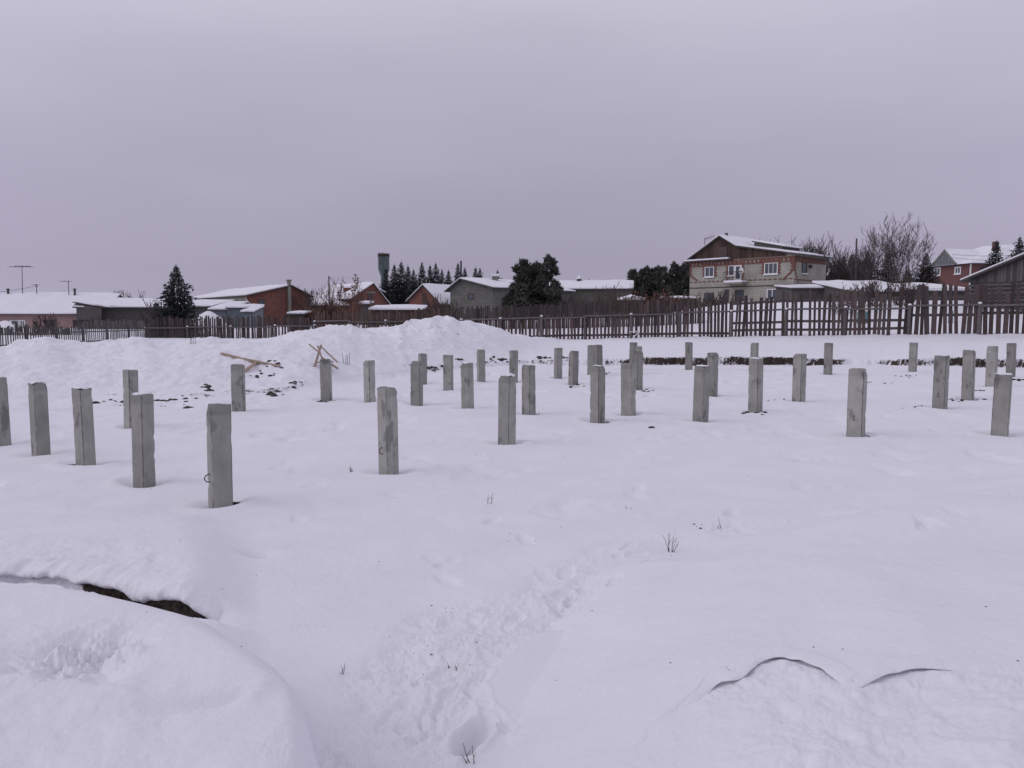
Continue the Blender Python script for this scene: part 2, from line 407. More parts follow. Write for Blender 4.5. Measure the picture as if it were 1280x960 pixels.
    dirt += 0.40*sm(px, 380, 520)*(1-sm(px, 620, 690))*sm(t, 0.5, 2)*(1-sm(Y-yc, 0, 1)) + 0.30*(1-sm(px, 380, 430))*sm(t, .5, 2)*(1-sm(Y-yc, 0, 1))
    dirt += 0.2*np.exp(-((t+.9)/0.8)**2)*sm(px, 600, 900)
    SX = np.zeros_like(X); SY = np.zeros_like(X)
    # undercut of the soil bank
    ov = np.exp(-((t-0.22)/0.12)**2)*strong*leftw
    SY -= 0.16*ov
    Z += 0.5*ov*0.12*fbm(X, Y, 1.3, 4, .7, 44)
    px = px0
    nr = (R < 16)
    x = X[nr]; y = Y[nr]; r = R[nr]; z = Z[nr]; d0 = dirt[nr]; p = px[nr]
    # right-hand drift
    s = -sdist(drift, x, y)
    fadeb = sm(y, -6, 0.5)
    dr = sm(s, -0.1, 1.25)*0.31+sm(s, 0.5, 5)*0.16
    z += dr+0.05*np.exp(-((s-.35)/.3)**2)*(1-sm(y, 5, 9))*(.5+fbm(x, y, .8, 3, .5, 2))
    z += sm(s, .3, 2)*0.07*fbm(x, y, 0.6, 3, .5, 91)
    z += -0.05*np.exp(-((s+.08)/.10)**2)*(1-sm(y, 4.2, 6.5))*(0.5+1.5*np.clip(fbm(x, y, 2., 3, .5, 12)+.3, 0, 1))
    # left mound
    s = -sdist(mound, x, y)
    mz = sm(s, -0.42*(1-sm(p, 330, 385))-.14, 0.12)*0.56+sm(s, 0.1, 2.2)*0.10
    z = z*(1-sm(s, -.3, .1)*.7)+mz
    z += sm(s, 0, .6)*(0.09*fbm(x, y, 1.1, 4, .5, 61)+0.014*fbm(x, y, 5, 4, .6, 62))
    lx, ly = G(105, 808, .55)
    q = np.exp(-(((x-lx)/.19)**2+((y-ly)/.22)**2))
    z += q*(-0.07+0.15*fbm(x, y, 6.5, 5, .62, 77))
    lx, ly = G(128, 838, .55)
    z -= 0.055*np.exp(-(((x-lx+(y-ly)*.3)/.06)**2+((y-ly)/.08)**2))
    lx, ly = G(290, 885, .5)
    q = np.exp(-(((x-lx)/.26)**2+((y-ly-(x-lx)*.45)/.05)**2)); z -= 0.05*q
    lx, ly = G(318, 884, .5)
    z += 0.03*np.exp(-(((x-lx)/.05)**2+((y-ly)/.09)**2))
    lx, ly = G(345, 800, .4)
    q = np.exp(-(((x-lx)/.5)**2+((y-ly)/.2)**2)); z -= 0.04*q
    # snow shelf with the earthy hollow under its lip
    s = sdist(lip, x, y)
    tp = 1-sm(p, 190, 275)
    sh = sm(s, 0.10, 0.20)
    wq = sm(p, 236, 300); sh = sh*(1-wq)+sm(s, -.5, .5)*wq
    shelf = 0.20*sh*(1-sm(s, .5, 3.4))*(1-sm(p, 215, 320))
    z += shelf
    near_s = np.exp(-(np.maximum(-s-.3, 0)/.5)**2)
    ap = np.interp(p, [100, 160], [.175, .115])*(1-sm(s+.10*fbm(x, y, 4, 4, .6, 23), -0.13, -0.05))*near_s*(1-sm(p, 235, 330))
    z = np.where(s < .1, np.maximum(z, ap), z)
    z = z-(0.10+np.maximum(z, 0))*sm(s, -.13, -.07)*(1-sm(s, .10, .20))*(1-sm(p, 240, 268))
    lx, ly = G(150, 738, .2)
    wd = np.exp(-(((x-lx)/.12)**2+((y-ly+.16)/.10)**2)); z += 0.06*wd
    z += 0.03*sm(s, -.02, .3)*(1-sm(s, .3, 1.1))*fbm(x, y, 5, 4, .6, 19)*tp
    SX_ = np.zeros_like(x); SY_ = np.zeros_like(x)
    lx, ly = G(320, 697, 0)
    q = np.exp(-(((x-lx)/.11)**2+((y-ly-.05)/.07)**2)); z -= 0.09*q; d0 += .35*np.exp(-(((x-lx)/.06)**2+((y-ly-.08)/.06)**2))
    # crack in the right drift
    s = sdist(crack, x, y)
    cz = sm(p, 770, 960)*np.interp(p, [635, 680, 1000, 1060, 1075, 1110, 1180, 1240, 1300], [0, 1, 1, .75, .6, .85, .8, .7, .5])*(y < 6)
    z -= cz*0.036*(1-sm(s, 0.03, 0.055))*(1-sm(-s, .1, .7))
    z += cz*.035*(np.abs(fbm(x, y, 11, 4, .6, 58))-.04)*np.exp(-((s+.05)/.06)**2)
    tr = (s < 0.05)*sm(-s, 0, .1)*(1-sm(-s, .8, 1.3))*sm(p, 800, 1010)*(y < 6)
    z += tr*(0.05*fbm(x, y, 3.5, 5, .6, 57))
    # trodden path
    s = np.abs(sdist(path, x, y))
    wv = path_w*(0.75+.8*fbm(x, y, .8, 2, .5, 88))*np.interp(p, [0, 560, 700, 800, 2000], [1.15, 1.2, .7, .7, .7])
    w = 1-sm(s, wv*.65, wv)
    w *= (1-sm(y, 10, 15))*np.interp(p, [0, 620, 730, 800, 2000], [1, .95, .6, .22, .15])
    prints = fbm(x, y, 3.4, 2, .5, 63)
    z += w*(-0.025+0.028*fbm(x, y, 4.6, 6, .72, 66)-0.012*np.clip(np.abs(prints)*6, 0, 1)+0.01)
    d0 += w*0.17
    r3 = random.Random(31); pl = [Vector(q) for q in path[1:9]]
    for k in range(26):
        i = r3.randrange(len(pl)-1); f = r3.random(); q = pl[i].lerp(pl[i+1], f); dr_ = (pl[i+1]-pl[i]).normalized()
        o_ = r3.gauss(0, .2); a = q.x-dr_.y*o_; b = q.y+dr_.x*o_; th = math.atan2(dr_.x, dr_.y)+r3.gauss(0, .35); dp = r3.uniform(.010, .022)
        m = (np.abs(x-a) < .4) & (np.abs(y-b) < .4)
        if not m.any(): continue
        u = (x[m]-a)*math.cos(th)-(y[m]-b)*math.sin(th); v = (x[m]-a)*math.sin(th)+(y[m]-b)*math.cos(th)
        q1 = np.sqrt((u/.052)**2+((v-.05)/.10)**2); q2 = np.sqrt((u/.040)**2+((v+.09)/.055)**2); qq = np.minimum(q1, q2)
        z[m] += -dp*(1-sm(qq, .75, 1.1))+.35*dp*np.exp(-((qq-1.35)/.22)**2)*(.6+.8*np.clip(fbm(x[m], y[m], 9, 3, .6, k)+.4, 0, 1))
    # print with a raised rim
    fx, fy = foot
    u = (x-fx)*math.cos(.35)+(y-fy)*math.sin(.35)*-1; v = (x-fx)*math.sin(.35)+(y-fy)*math.cos(.35)
    q = np.sqrt((u/.075)**2+(v/.17)**2); z -= 0.10*(1-sm(q, .55, 1.1)); z += .02*np.exp(-((q-1.25)/.25)**2)
    # single footprints wandering over the field
    rr = random.Random(4)
    for k in range(46):
        c0 = rr.uniform(330, 1250); ro = rr.uniform(530, 720)
        a, b = G(c0, ro); th = rr.uniform(-.9, .9)
        m = (np.abs(x-a) < .5) & (np.abs(y-b) < .5)
        if not m.any(): continue
        u = (x[m]-a)*math.cos(th)-(y[m]-b)*math.sin(th); v = (x[m]-a)*math.sin(th)+(y[m]-b)*math.cos(th)
        q = np.sqrt((u/.07)**2+(v/.15)**2); z[m] -= rr.uniform(.012, .035)*(1-sm(q, .5, 1.2))
    Z[nr] = z; dirt[nr] = d0; SX[nr] += SX_; SY[nr] += SY_
    # piles: little hollows melted and blown round each foot
    for i, (a, b) in enumerate(pile_xy):
        m = (np.abs(X-a) < 2.1) & (np.abs(Y-b) < 2.1)
        if not m.any(): continue
        q = np.hypot(X[m]-a, Y[m]-b); th = np.arctan2(Y[m]-b, X[m]-a)
        flat = np.exp(-(q/.75)**2)
        Z[m] = Z[m]*(1-flat)+flat*0.0 if b > 5.6 else Z[m]
        Z[m] += -0.07*np.exp(-(q/.17)**2)+0.045*np.exp(-((q-.34-.06*np.sin(th*2+i))/.11)**2)*(0.6+0.4*np.sin(th+i*1.7))
        dirt[m] += (0.30+.22*((i*7) % 5)/4)*np.exp(-((q-.19)/.09)**2)*(.8+.5*np.sin(th*1.0+i*2.1))
    return Z, dirt, SX, SY

def terrain_z(x, y):
    return float(terrain(np.array([x], float), np.array([y], float))[0][0])

A = np.concatenate([np.linspace(-PI, -0.80, 90, endpoint=False), np.linspace(-0.80, 0.80, 1080, endpoint=False), np.linspace(0.80, PI, 90, endpoint=False)])
rs = [0.25]
while rs[-1] < 900:
    r = rs[-1]
    if r < 2.4: st = r*.02
    elif r < 7: st = r*0.0040
    elif r < 9: st = r*.0065
    elif r < 17.5: st = 0.075
    elif r < 40: st = 0.06 if r < 32 else .075
    elif r < 75: st = 0.25
    else: st = r*0.03
    rs.append(r+st)
RR = np.array(rs)
AA, RG = np.meshgrid(A, RR)      # rings x angles
GX = RG*np.sin(AA); GY = RG*np.cos(AA)
GZ, GD, GSX, GSY = terrain(GX, GY)
nr_, na_ = GX.shape
co = np.stack([GX+GSX, GY+GSY, GZ], -1).reshape(-1, 3).astype(np.float32)
idx = np.arange(nr_*na_).reshape(nr_, na_)
nx = np.roll(idx, -1, axis=1)
quads = np.stack([idx[:-1], idx[1:], nx[1:], nx[:-1]], -1).reshape(-1, 4)
me = bpy.data.meshes.new('snowy_ground')
nq = len(quads)
me.vertices.add(len(co)); me.vertices.foreach_set('co', co.ravel())
fan = idx[0].astype(np.int32)
me.loops.add(nq*4+len(fan)); me.loops.foreach_set('vertex_index', np.concatenate([quads.ravel().astype(np.int32), fan]))
me.polygons.add(nq+1)
me.polygons.foreach_set('loop_start', np.concatenate([np.arange(nq)*4, [nq*4]]).astype(np.int32))
me.update(calc_edges=True)
me.polygons.foreach_set('use_smooth', np.ones(nq+1, bool))
at = me.attributes.new('dirt', 'FLOAT', 'POINT'); at.data.foreach_set('value', GD.ravel().astype(np.float32))
me.materials.append(M['ground'])
go = bpy.data.objects.new('snowy_ground', me); COL.objects.link(go); go['kind'] = 'structure'
# flip if the normals point down
if me.polygons[nq//2].normal.z < 0: me.flip_normals()
print('ground', len(co), 'rings', nr_)

def pxof(c): return 640+F*c[0]/c[1]
def resample(poly, st, w=31):
    P_ = [Vector((a, b, 0)) for a, b in poly]; L = [0]
    for a, b in zip(P_[:-1], P_[1:]): L.append(L[-1]+(b-a).length)
    n = int(L[-1]/st); out = []
    xs = [q.x for q in P_]; ys = [q.y for q in P_]
    for k in range(n+1): out.append((float(np.interp(k*st, L, xs)), float(np.interp(k*st, L, ys))))
    o = np.array(out); ker = np.ones(w)/w    # soften the corners
    pad = np.concatenate([np.repeat(o[:1], w//2, 0), o, np.repeat(o[-1:], w//2, 0)])
    return np.stack([np.convolve(pad[:, 0], ker, 'valid'), np.convolve(pad[:, 1], ker, 'valid')], 1)
def ledge(name, poly, k0, prof, back, wob, kfun, soil=None, st=.012, lump=.012, seed=0, s0=.07, sink=.12, fold=1.0):
    """snow lip that curls over along a line; prof: (distance behind the line, drop)"""
    C = resample(poly, st, 31 if soil else 9); T = np.gradient(C, axis=0); T /= np.linalg.norm(T, axis=1)[:, None]; fo = fold if fold == 1.0 else np.interp([pxof(c) for c in C], [120, 190], [fold, .03]); Nn = np.stack([-T[:, 1]*fo, T[:, 0]*fo+(1-fo)], 1); Nn /= np.linalg.norm(Nn, axis=1)[:, None]
    n = len(C); L = np.arange(n)*st
    wv = wob*(fbm(L, L*0, 2.2, 4, .55, seed))+wob*.12*fbm(L, L*0, 14, 3, .6, seed+1)
    kk = np.array([kfun(i/(n-1), C[i]) for i in range(n)])
    kk = kk*(1+(.7 if soil else .3)*fbm(L, L*0, 2.6, 4, .6, seed+7))
    B = C+Nn*back; tz = terrain(B[:, 0], B[:, 1])[0]
    vs = []; fs = []; m_ = len(prof)
    ZR = []
    for (sd, dz) in prof:
        e = np.maximum(sd, s0)+wv*(1-sd/back)*(sd > s0); Q = C+Nn*e[:, None]; ZR.append(terrain(Q[:, 0], Q[:, 1])[0]+(.003 if sd < back*.99 else -.012))
    for i in range(n):
        for pi_, (sd, dz) in enumerate(prof):
            q = C[i]+Nn[i]*(sd+wv[i]*(1-sd/back)); 
            zz = ZR[pi_][i]-dz*kk[i]-(1-min(kk[i], 1))*sink*(1-sd/back)
            l_ = lump*float(mnoise.fractal(Vector((q[0]*13, q[1]*13, dz*22+seed)), .8, 2, 4))*(0 if sd > back*.9 else 1)
            vs.append([q[0]-Nn[i][0]*l_, q[1]-Nn[i][1]*l_, zz+(l_*.6 if sd < back*.8 else 0)])
    V = np.array(vs); TZ = terrain(V[:, 0], V[:, 1])[0]; K_ = np.repeat(np.clip(kk, 0, 1), m_)
    fd = np.clip(K_*2.2, 0, 1); V[:, 2] = V[:, 2]*fd+(TZ-.03)*(1-fd); vs = V.tolist()
    for i in range(n-1):
        for j in range(m_-1): fs.append((i*m_+j, i*m_+j+1, (i+1)*m_+j+1, (i+1)*m_+j))
    mb = MB(); mb.raw(vs, fs); o = mb.build(name, M['snow'], None, True, origin=(0, 0, 0)); o['kind'] = 'structure'
    if soil:
        vs = []; fs = []; dv = []; m_ = 14
        for i in range(n):
            for j in range(m_):
                f = j/(m_-1); dz = soil[0]+(soil[1]-soil[0])*f; sd = soil[2]*(1-f)-.02*f
                q = C[i]+Nn[i]*(sd+wv[i]); l_ = .03*float(mnoise.fractal(Vector((q[0]*9, q[1]*9, dz*14)), .8, 2, 5))
                vs.append((q[0]-Nn[i][0]*l_, q[1]-Nn[i][1]*l_, ZR[-1][i]-dz-(1-kk[i])*sink)); dv.append(soil[3](C[i]))
        for i in range(n-1):
            for j in range(m_-1): fs.append((i*m_+j, i*m_+j+1, (i+1)*m_+j+1, (i+1)*m_+j))
        mb = MB(); mb.raw(vs, fs); o = mb.build('soil_bank', M['ground'], None, True, origin=(0, 0, 0)); o['kind'] = 'structure'
        at = o.data.attributes.new('dirt', 'FLOAT', 'POINT'); at.data.foreach_set('value', np.array(dv, np.float32))
lipc = [q for q in lip if pxof(q) < 276 and pxof(q) > -420]
ledge('snow_ledge', lipc, 1, [(.34, 0), (.29, 0), (.25, 0), (.20, -.002), (.14, -.004), (.09, 0), (.05, .010), (.02, .026), (.004, .045), (0, .062), (.012, .078), (.04, .088), (.07, .092)], .34, .10,
      lambda f, c: float(np.clip((272-pxof(c))/36, 0, 1))**.8, soil=(.07, .36, .055, lambda c: float(np.interp(pxof(c), [-200, 30, 80, 92, 145, 152, 162, 262], [.3, .36, .5, .76, .74, .62, .76, .84]))), lump=.017, seed=5, s0=.215, fold=.6)
ledge('snow_crust', [q for q in crack], 1, [(.12, 0), (.10, 0), (.08, 0), (.05, .001), (.028, .002), (.012, .005), (.003, .010), (0, .014), (.006, .018), (.018, .021), (.035, .022), (.045, .05)], .12, .018,
      lambda f, c: float(np.interp(pxof(c), [820, 850, 885, 1000, 1055, 1075, 1105, 1180, 1240, 1300], [0, .5, .95, 1.0, .8, .6, .85, .8, .75, .6])), st=.009, lump=.006, seed=9, s0=.065, sink=.05)

# ---------- piles ----------
def make_pile(i, p):
    rng = random.Random(100+i)
    xl, xr, rt, rf, frac, loop, cap, label = p
    x, y = pile_xy[i]
    d = y*CP+HC*SP
    th = math.atan2(frac, 1-frac)
    w = (xr-xl)/F*d/(math.sin(th)+math.cos(th)); w = min(.235, max(.175, w))
    H = zrow(rt, y-w*.5)
    az = math.atan2(x, y)
    root = thing('concrete_pile', (x, y, 0), label, 'concrete pile', 'concrete foundation piles standing in the snow')
    # corner facing the camera; left face has share "frac"
    rot = -az+th      # rotation about z of the square
    lean = Vector((rng.uniform(-.016, .016), rng.uniform(-.01, .01), 0))
    m = MB(); h = w/2; c = 0.010
    loop2 = []
    for (sx, sy) in ((1, 1), (-1, 1), (-1, -1), (1, -1)):
        pass
    base = []
    cs = [(h, h), (-h, h), (-h, -h), (h, -h)]
    for k in range(4):
        a = Vector(cs[k]); b = Vector(cs[(k+1) % 4]); e = (b-a).normalized()
        base += [(a+e*c, k, 1), (a+(b-a)*.33, k, 0), (a+(b-a)*.67, k, 0), (b-e*c, k, 1)]
    nz_ = 26; rings = []
    zs = [-0.35+(H+0.35)*(k/(nz_-1)) for k in range(nz_)]
    chips = [(rng.randrange(4), rng.uniform(.1, 1)*H, rng.uniform(.015, .05), rng.uniform(.003, .012)) for _ in range(6)]
    chips += [(rng.randrange(4), H, rng.uniform(.015, .05), rng.uniform(.012, .045)) for _ in range(2)]
    vs = []
    cr, sr = math.cos(rot), math.sin(rot)
    n = len(base)
    for zi, z in enumerate(zs):
        for bi, (q, k, isc) in enumerate(base):
            q = q.copy()
            f = 1.0
            for (ck, cz, ch, ca) in chips:
                near = min((q-Vector(cs[ck])).length/(w*.25), 3)
                f -= ca/h*math.exp(-near**2)*math.exp(-((z-cz)/ch)**2)
            f += .006*mnoise.noise(Vector((q.x*9+i*5, q.y*9, z*5)))
            q *= f
            zz = z
            if zi == nz_-1: zz += 0.02*mnoise.noise(Vector((q.x*6+i*3.3, q.y*6, 0)))-(.004 if isc else 0)
            vs.append((x+q.x*cr-q.y*sr+lean.x*z, y+q.x*sr+q.y*cr+lean.y*z, zz))
    side = [rng.uniform(.88, 1.1) for _ in range(4)]; cham = [rng.choice([.42, .55, .8]) for _ in range(4)]  # chamfers tinted darker: shade along the corners put into the colour
    i0 = 0; m.v = [tuple(q) for q in vs]
    for k in range(nz_-1):
        for j in range(n):
            m.f.append((k*n+j, k*n+(j+1) % n, (k+1)*n+(j+1) % n, (k+1)*n+j))
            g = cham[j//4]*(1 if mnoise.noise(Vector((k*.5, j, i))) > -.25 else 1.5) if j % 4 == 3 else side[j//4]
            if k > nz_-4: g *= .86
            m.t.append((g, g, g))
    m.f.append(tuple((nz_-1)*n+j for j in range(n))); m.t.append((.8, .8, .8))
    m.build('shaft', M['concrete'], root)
    if cap:
        m = MB(); K = 7; vs = []; fs = []
        cov = rng.uniform(.55, .98)
        for a in range(K+1):
            for b in range(K+1):
                u = (a/K-.5)*w*1.0; v = (b/K-.5)*w*1.0
                e = min(1, 2.4*(1-max(abs(a/K-.5), abs(b/K-.5))*2)); nn = mnoise.noise(Vector((u*14+i, v*14, 3)))
                z = H+0.003+max(-.02, .028*e**.6*(cov)+.02*nn-.004)
                vs.append((x+(u*cr-v*sr)+lean.x*H, y+(u*sr+v*cr)+lean.y*H, z))
        for a in range(K):
            for b in range(K):
                fs.append((a*(K+1)+b, (a+1)*(K+1)+b, (a+1)*(K+1)+b+1, a*(K+1)+b+1))
        m.raw(vs, fs); o = m.build('snow_cap', M['snow'], root, True)
    if loop:
        m = MB(); zc = H*0.27; off = h*(.0)
        # loop of bent bar on the left face
        tl = rot+PI if frac < .5 or True else rot
        best = None
        for k in range(4):    # face normal most to the left of the view
            a = rot+k*PI/2; nv = Vector((math.cos(a), math.sin(a), 0))
            vis = nv.dot(Vector((-math.sin(az), -math.cos(az), 0))); lf = nv.dot(Vector((-math.cos(az), math.sin(az), 0)))
            sc = lf*1.0 + (0.2 if vis > -0.15 else -1)
            if best is None or sc > best[0]: best = (sc, nv)
        nv = best[1]; c0 = Vector((x, y, zc))+nv*(h-.01); up = Vector((0, 0, 1))
        pts = []
        for k in range(13):
            t = PI*k/12; pts.append(c0+nv*(.055*math.sin(t)+.004)+up*(.042*math.cos(t)))
        m.tube(pts, [.006]*13, 6); m.build('lifting_loop', M['steel'], root, True)
    return root
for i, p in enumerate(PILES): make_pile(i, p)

# ---------- clods and stones ----------
def clod_mesh(m, x, y, z, r, rng):
    vs = []; fs = []; K = 6
    for a in range(4):
        t = PI*a/3*.5+.15
        for b in range(K):
            ph = 2*PI*b/K+a*.3; rr = r*(0.75+rng.random()*.5)
            vs.append((x+rr*math.sin(t)*math.cos(ph)*1.2, y+rr*math.sin(t)*math.sin(ph), z+rr*math.cos(t)*.6-r*.12))
    for a in range(3):
        for b in range(K): fs.append((a*K+b, (a+1)*K+b, (a+1)*K+(b+1) % K, a*K+(b+1) % K))
    fs.append(tuple(range(K)))
    m.raw(vs, fs)
def scatter(pts):
    X = np.array([p[0] for p in pts]); Y = np.array([p[1] for p in pts]); return terrain(X, Y)[0]
def ray_y(px, row):
    ys = np.linspace(12, 50, 380); t = math.tan(math.atan((row-480)/F)+PITCH)
    zz = HC-ys*t; xs = (px-640)/F*(ys*CP+(HC-zz)*SP)
    hh = terrain(xs, ys)[0]; k = int(np.argmax(hh >= zz)); return float(ys[k]) if hh[k] >= zz[k] else 30.
rng = random.Random(8)
spots = []
def clump(px, row, n, sx, sy, r0, r1, z=0.0):
    for _ in range(n):
        c = px+rng.gauss(0, sx); r = row+rng.gauss(0, sy)
        q = G(c, r, z)
        if row < 475: yy = ray_y(c, r); q = XY(c, yy, zrow(r, yy))
        spots.append((q[0], q[1], rng.uniform(r0, r1)))
for a in [(145,501,10,14,1.4,.02,.06),(205,500,24,22,1.5,.02,.07),(180,504,12,20,1.2,.02,.05),(258,493,8,3,1.5,.04,.08),(345,481,8,4,1.4,.03,.07),
          (343,493,10,7,1,.03,.07),(318,482,5,4,1,.03,.07),(367,488,4,2,1,.03,.07),(404,502,5,4,.6,.03,.05),(540,462,10,4,2,.04,.1),
          (571,451,5,3,.8,.04,.09),(625,450,12,5,1.4,.04,.1),(610,452,10,9,1,.03,.07),(680,447,10,5,1,.05,.12),(706,449,6,4,.8,.04,.1),(719,483,16,8,1,.02,.045),
          (755,467,8,6,.8,.02,.05),(808,489,8,4,.5,.03,.05),(520,458,8,8,1.2,.02,.05),(1140,471,10,9,.8,.02,.05),(1095,478,10,22,1.2,.02,.04),(1205,500,16,12,1,.02,.05),
          (1225,489,12,10,1,.02,.05),(1275,475,9,5,.8,.03,.07),(1140,510,5,8,.6,.015,.03),(945,518,6,8,.8,.03,.05),(880,656,12,10,1.5,.005,.014),(565,755,5,18,3,.003,.007),
          (540,810,8,28,18,.003,.007),(970,500,4,10,1,.02,.03),(480,590,3,5,1,.01,.02),(1275,452,4,5,1,.03,.06)]:
    clump(*a)
for _ in range(60): clump(rng.uniform(150, 1270), 500+450*rng.random()**1.6, 1, 0, 0, .0025, .006)
hz = scatter(spots)
m = MB()
for (a, b, r), z in zip(spots, hz): clod_mesh(m, a, b, float(z), r, rng)
tag(m.build('soil_crumbs', M['soil'], origin=(0, 0, 0)), 'dark frozen soil crumbs scattered over the snow', 'soil', kind='stuff')
for px, row, r, lb in [(235,510,.085,'dark stone alone on the snow right of the soil crumbs at left'),
                       (294,627,.055,'dark clod tucked against the right foot of the nearest pile'),
                       (814,535,.05,'small dark stone alone on the snow before the mottled pile'),
                       (789,519,.05,'dark flat clod at the right foot of the mottled pile'),
                       (342,495,.08,'broad flat dark clod at the foot of the bank under the boards'),
                       (118,504,.09,'dark clod at the left end of the crumb belt on the bank')]:
    a, b = G(px, row); m = MB(); z = terrain_z(a, b)
    r2 = random.Random(px)
    clod_mesh(m, a, b, z, r, r2); clod_mesh(m, a+r*.7, b+.03, z, r*.7, r2); clod_mesh(m, a-r*.8, b+.02, z-.01, r*.55, r2)
    tag(m.build('frozen_clod', M['soil']), lb, 'clod', 'larger frozen clods on the snow')

# ---------- dry weeds ----------
def weed(px, row, hpx, lb, n=3, seed=0, z=None):
    a, b = G(px, row, 0.0 if z is None else z)
    for _ in range(6):
        zz = terrain_z(a, b); a, b = G(px, row, zz)
    r = random.Random(seed); m = MB(); d = math.hypot(b, HC)
    h = hpx/F*d
    for k in range(n):
        ang = r.uniform(-.55, .55); ln = h*r.uniform(.55, 1)
        p0 = Vector((a+r.uniform(-.02, .02), b, zz-.03)); pts = [p0]; dr = Vector((math.sin(ang), r.uniform(-.3, .3), 1)).normalized()
        for j in range(4):
            pts.append(pts[-1]+dr*ln/4); dr = (dr+Vector((r.uniform(-.15, .15), r.uniform(-.1, .1), 0))).normalized()
        w0 = .0022*max(1, b/5)
        m.tube(pts, [w0, w0, w0*.8, w0*.6, w0*.4], 4)
        if r.random() < .6:
            q = pts[2]; m.tube([q, q+Vector((r.uniform(-.5, .5), 0, .6))*ln*.4], [w0*.7, w0*.4], 3)
    tag(m.build('dry_weed', M['twig']), lb, 'weed', 'dry weed stalks poking through the snow')
W = [(838,690,34,'branched dry weed stalk beside the trodden path near the drift edge',6),
     (901,662,20,'single upright weed stalk at the right end of the soil crumbs',2),
     (612,630,20,'pair of dry stalks below the large central pile',2),
     (428,842,22,'short forked twig left of the trampled path',3),
     (226,676,12,'tiny lone stalk above the earthy hollow',1),
     (594,955,34,'bent stalk rising from the deep footprint at the bottom',3),
     (640,668,9,'tiny stub of a stalk, left of two stubs in the open snow',1),
     (668,676,8,'tiny stub of a stalk, right of two stubs in the open snow',1),
     (438,590,12,'thin weed tuft left of the big looped pile',4),
     (570,838,18,'small dark twig lying amid the trampled snow',3),
     (946,628,9,'thin stalk on the far drift edge at right',1),
     (672,520,12,'thin weed beside the seamed pile foot',2),
     (785,636,12,'leaning grass stalk in mid field under the snow-topped pile',2)]
for i, (a, b, c, l, n) in enumerate(W): weed(a, b, c, l, n, i+3)
def ground_at(px, row):
    z = 0.
    for _ in range(25):
        a, b = G(px, row, z); z = .5*z+.5*terrain_z(a, b)
    return a, b, z

# bank stalks
for k, (px, y_, h, lb) in enumerate([(239, 26.5, .42, 'two bare stalks on top of the snowy bank at left'), (430,24.5,.35,'thin stalks on the slope of the snow mound')]):
    a, b = XY(px, y_); z = terrain_z(a, b); m = MB(); r = random.Random(k)
    for j in range(4):
        m.tube([(a+j*.06, b, z-.05), (a+j*.06+r.uniform(-.05, .05), b, z+h*r.uniform(.6, 1))], [.009, .005], 4)
    tag(m.build('dry_weed', M['twig']), lb, 'weed', 'dry weed stalks poking through the snow')

# ---------- boards on the bank ----------
def plank(pa, pb, w, t, label, name='wooden_board', ya=None, yb=None, group='loose boards on the snowy bank'):
    m = MB(); m.bar(P(pa[0], pa[1], ya), P(pb[0], pb[1], yb), w, t)
    return tag(m.build(name, M['new_wood']), label, 'board', group)
def bank_y(px, row):     # distance at which the sight line meets the snow
    lo = None
    ys = np.linspace(14, 34, 400); t = math.tan(math.atan((row-480)/F)+PITCH)
    zz = HC-ys*t; xs = (px-640)/F*(ys*CP+(HC-zz)*SP)
    hh = terrain(xs, ys)[0]
    k = np.argmax(hh >= zz); return float(ys[k]) if hh[k] >= zz[k] else 26.
def board(a, b, w, t, label, lift=.03):
    ya = bank_y(*a); yb = bank_y(*b); m = MB()
    pa, pb = P(a[0], a[1], ya-.05), P(b[0], b[1], yb-.05)
    pa.z += lift; pb.z += lift; m.bar(pa, pb, w, t)
    tag(m.build('wooden_board', M['new_wood']), label, 'board', 'loose boards on the snowy bank')
board((277,443), (316,452.5), .11, .05, 'short thick board at the left end of the fallen boards on the bank')
board((312,451), (350,459), .08, .045, 'long thin board sloping right on the snowy bank')
board((323,452.5), (306,465), .09, .05, 'board sloping down left behind a pile under the thin board')
ty = bank_y(408, 462)-.2
root = thing('board_trestle', P(408, 462, ty), 'small leaning trestle of fresh boards stuck in the snow mound behind a pile', 'trestle')
def tb(a, b, w, t, dy0=0, dy1=0):
    m = MB(); m.bar(P(a[0], a[1], ty+dy0), P(b[0], b[1], ty+dy1), w, t); m.build('leg', M['new_wood'], root)
tb((392.5,461), (401.5,431), .15, .04); tb((401,433), (422,453), .07, .04, .25, .35); tb((402,447), (422.5,461), .10, .05, .3, .3); tb((386,430), (397,439), .035, .035, .5, .4); tb((397,432), (405,455), .04, .04, .5, .5)
m = MB(); m.bar(P(397,453,ty+.05), P(417,452,ty+.2), .08, .04); m.build('crosspiece', M['new_wood'], root)

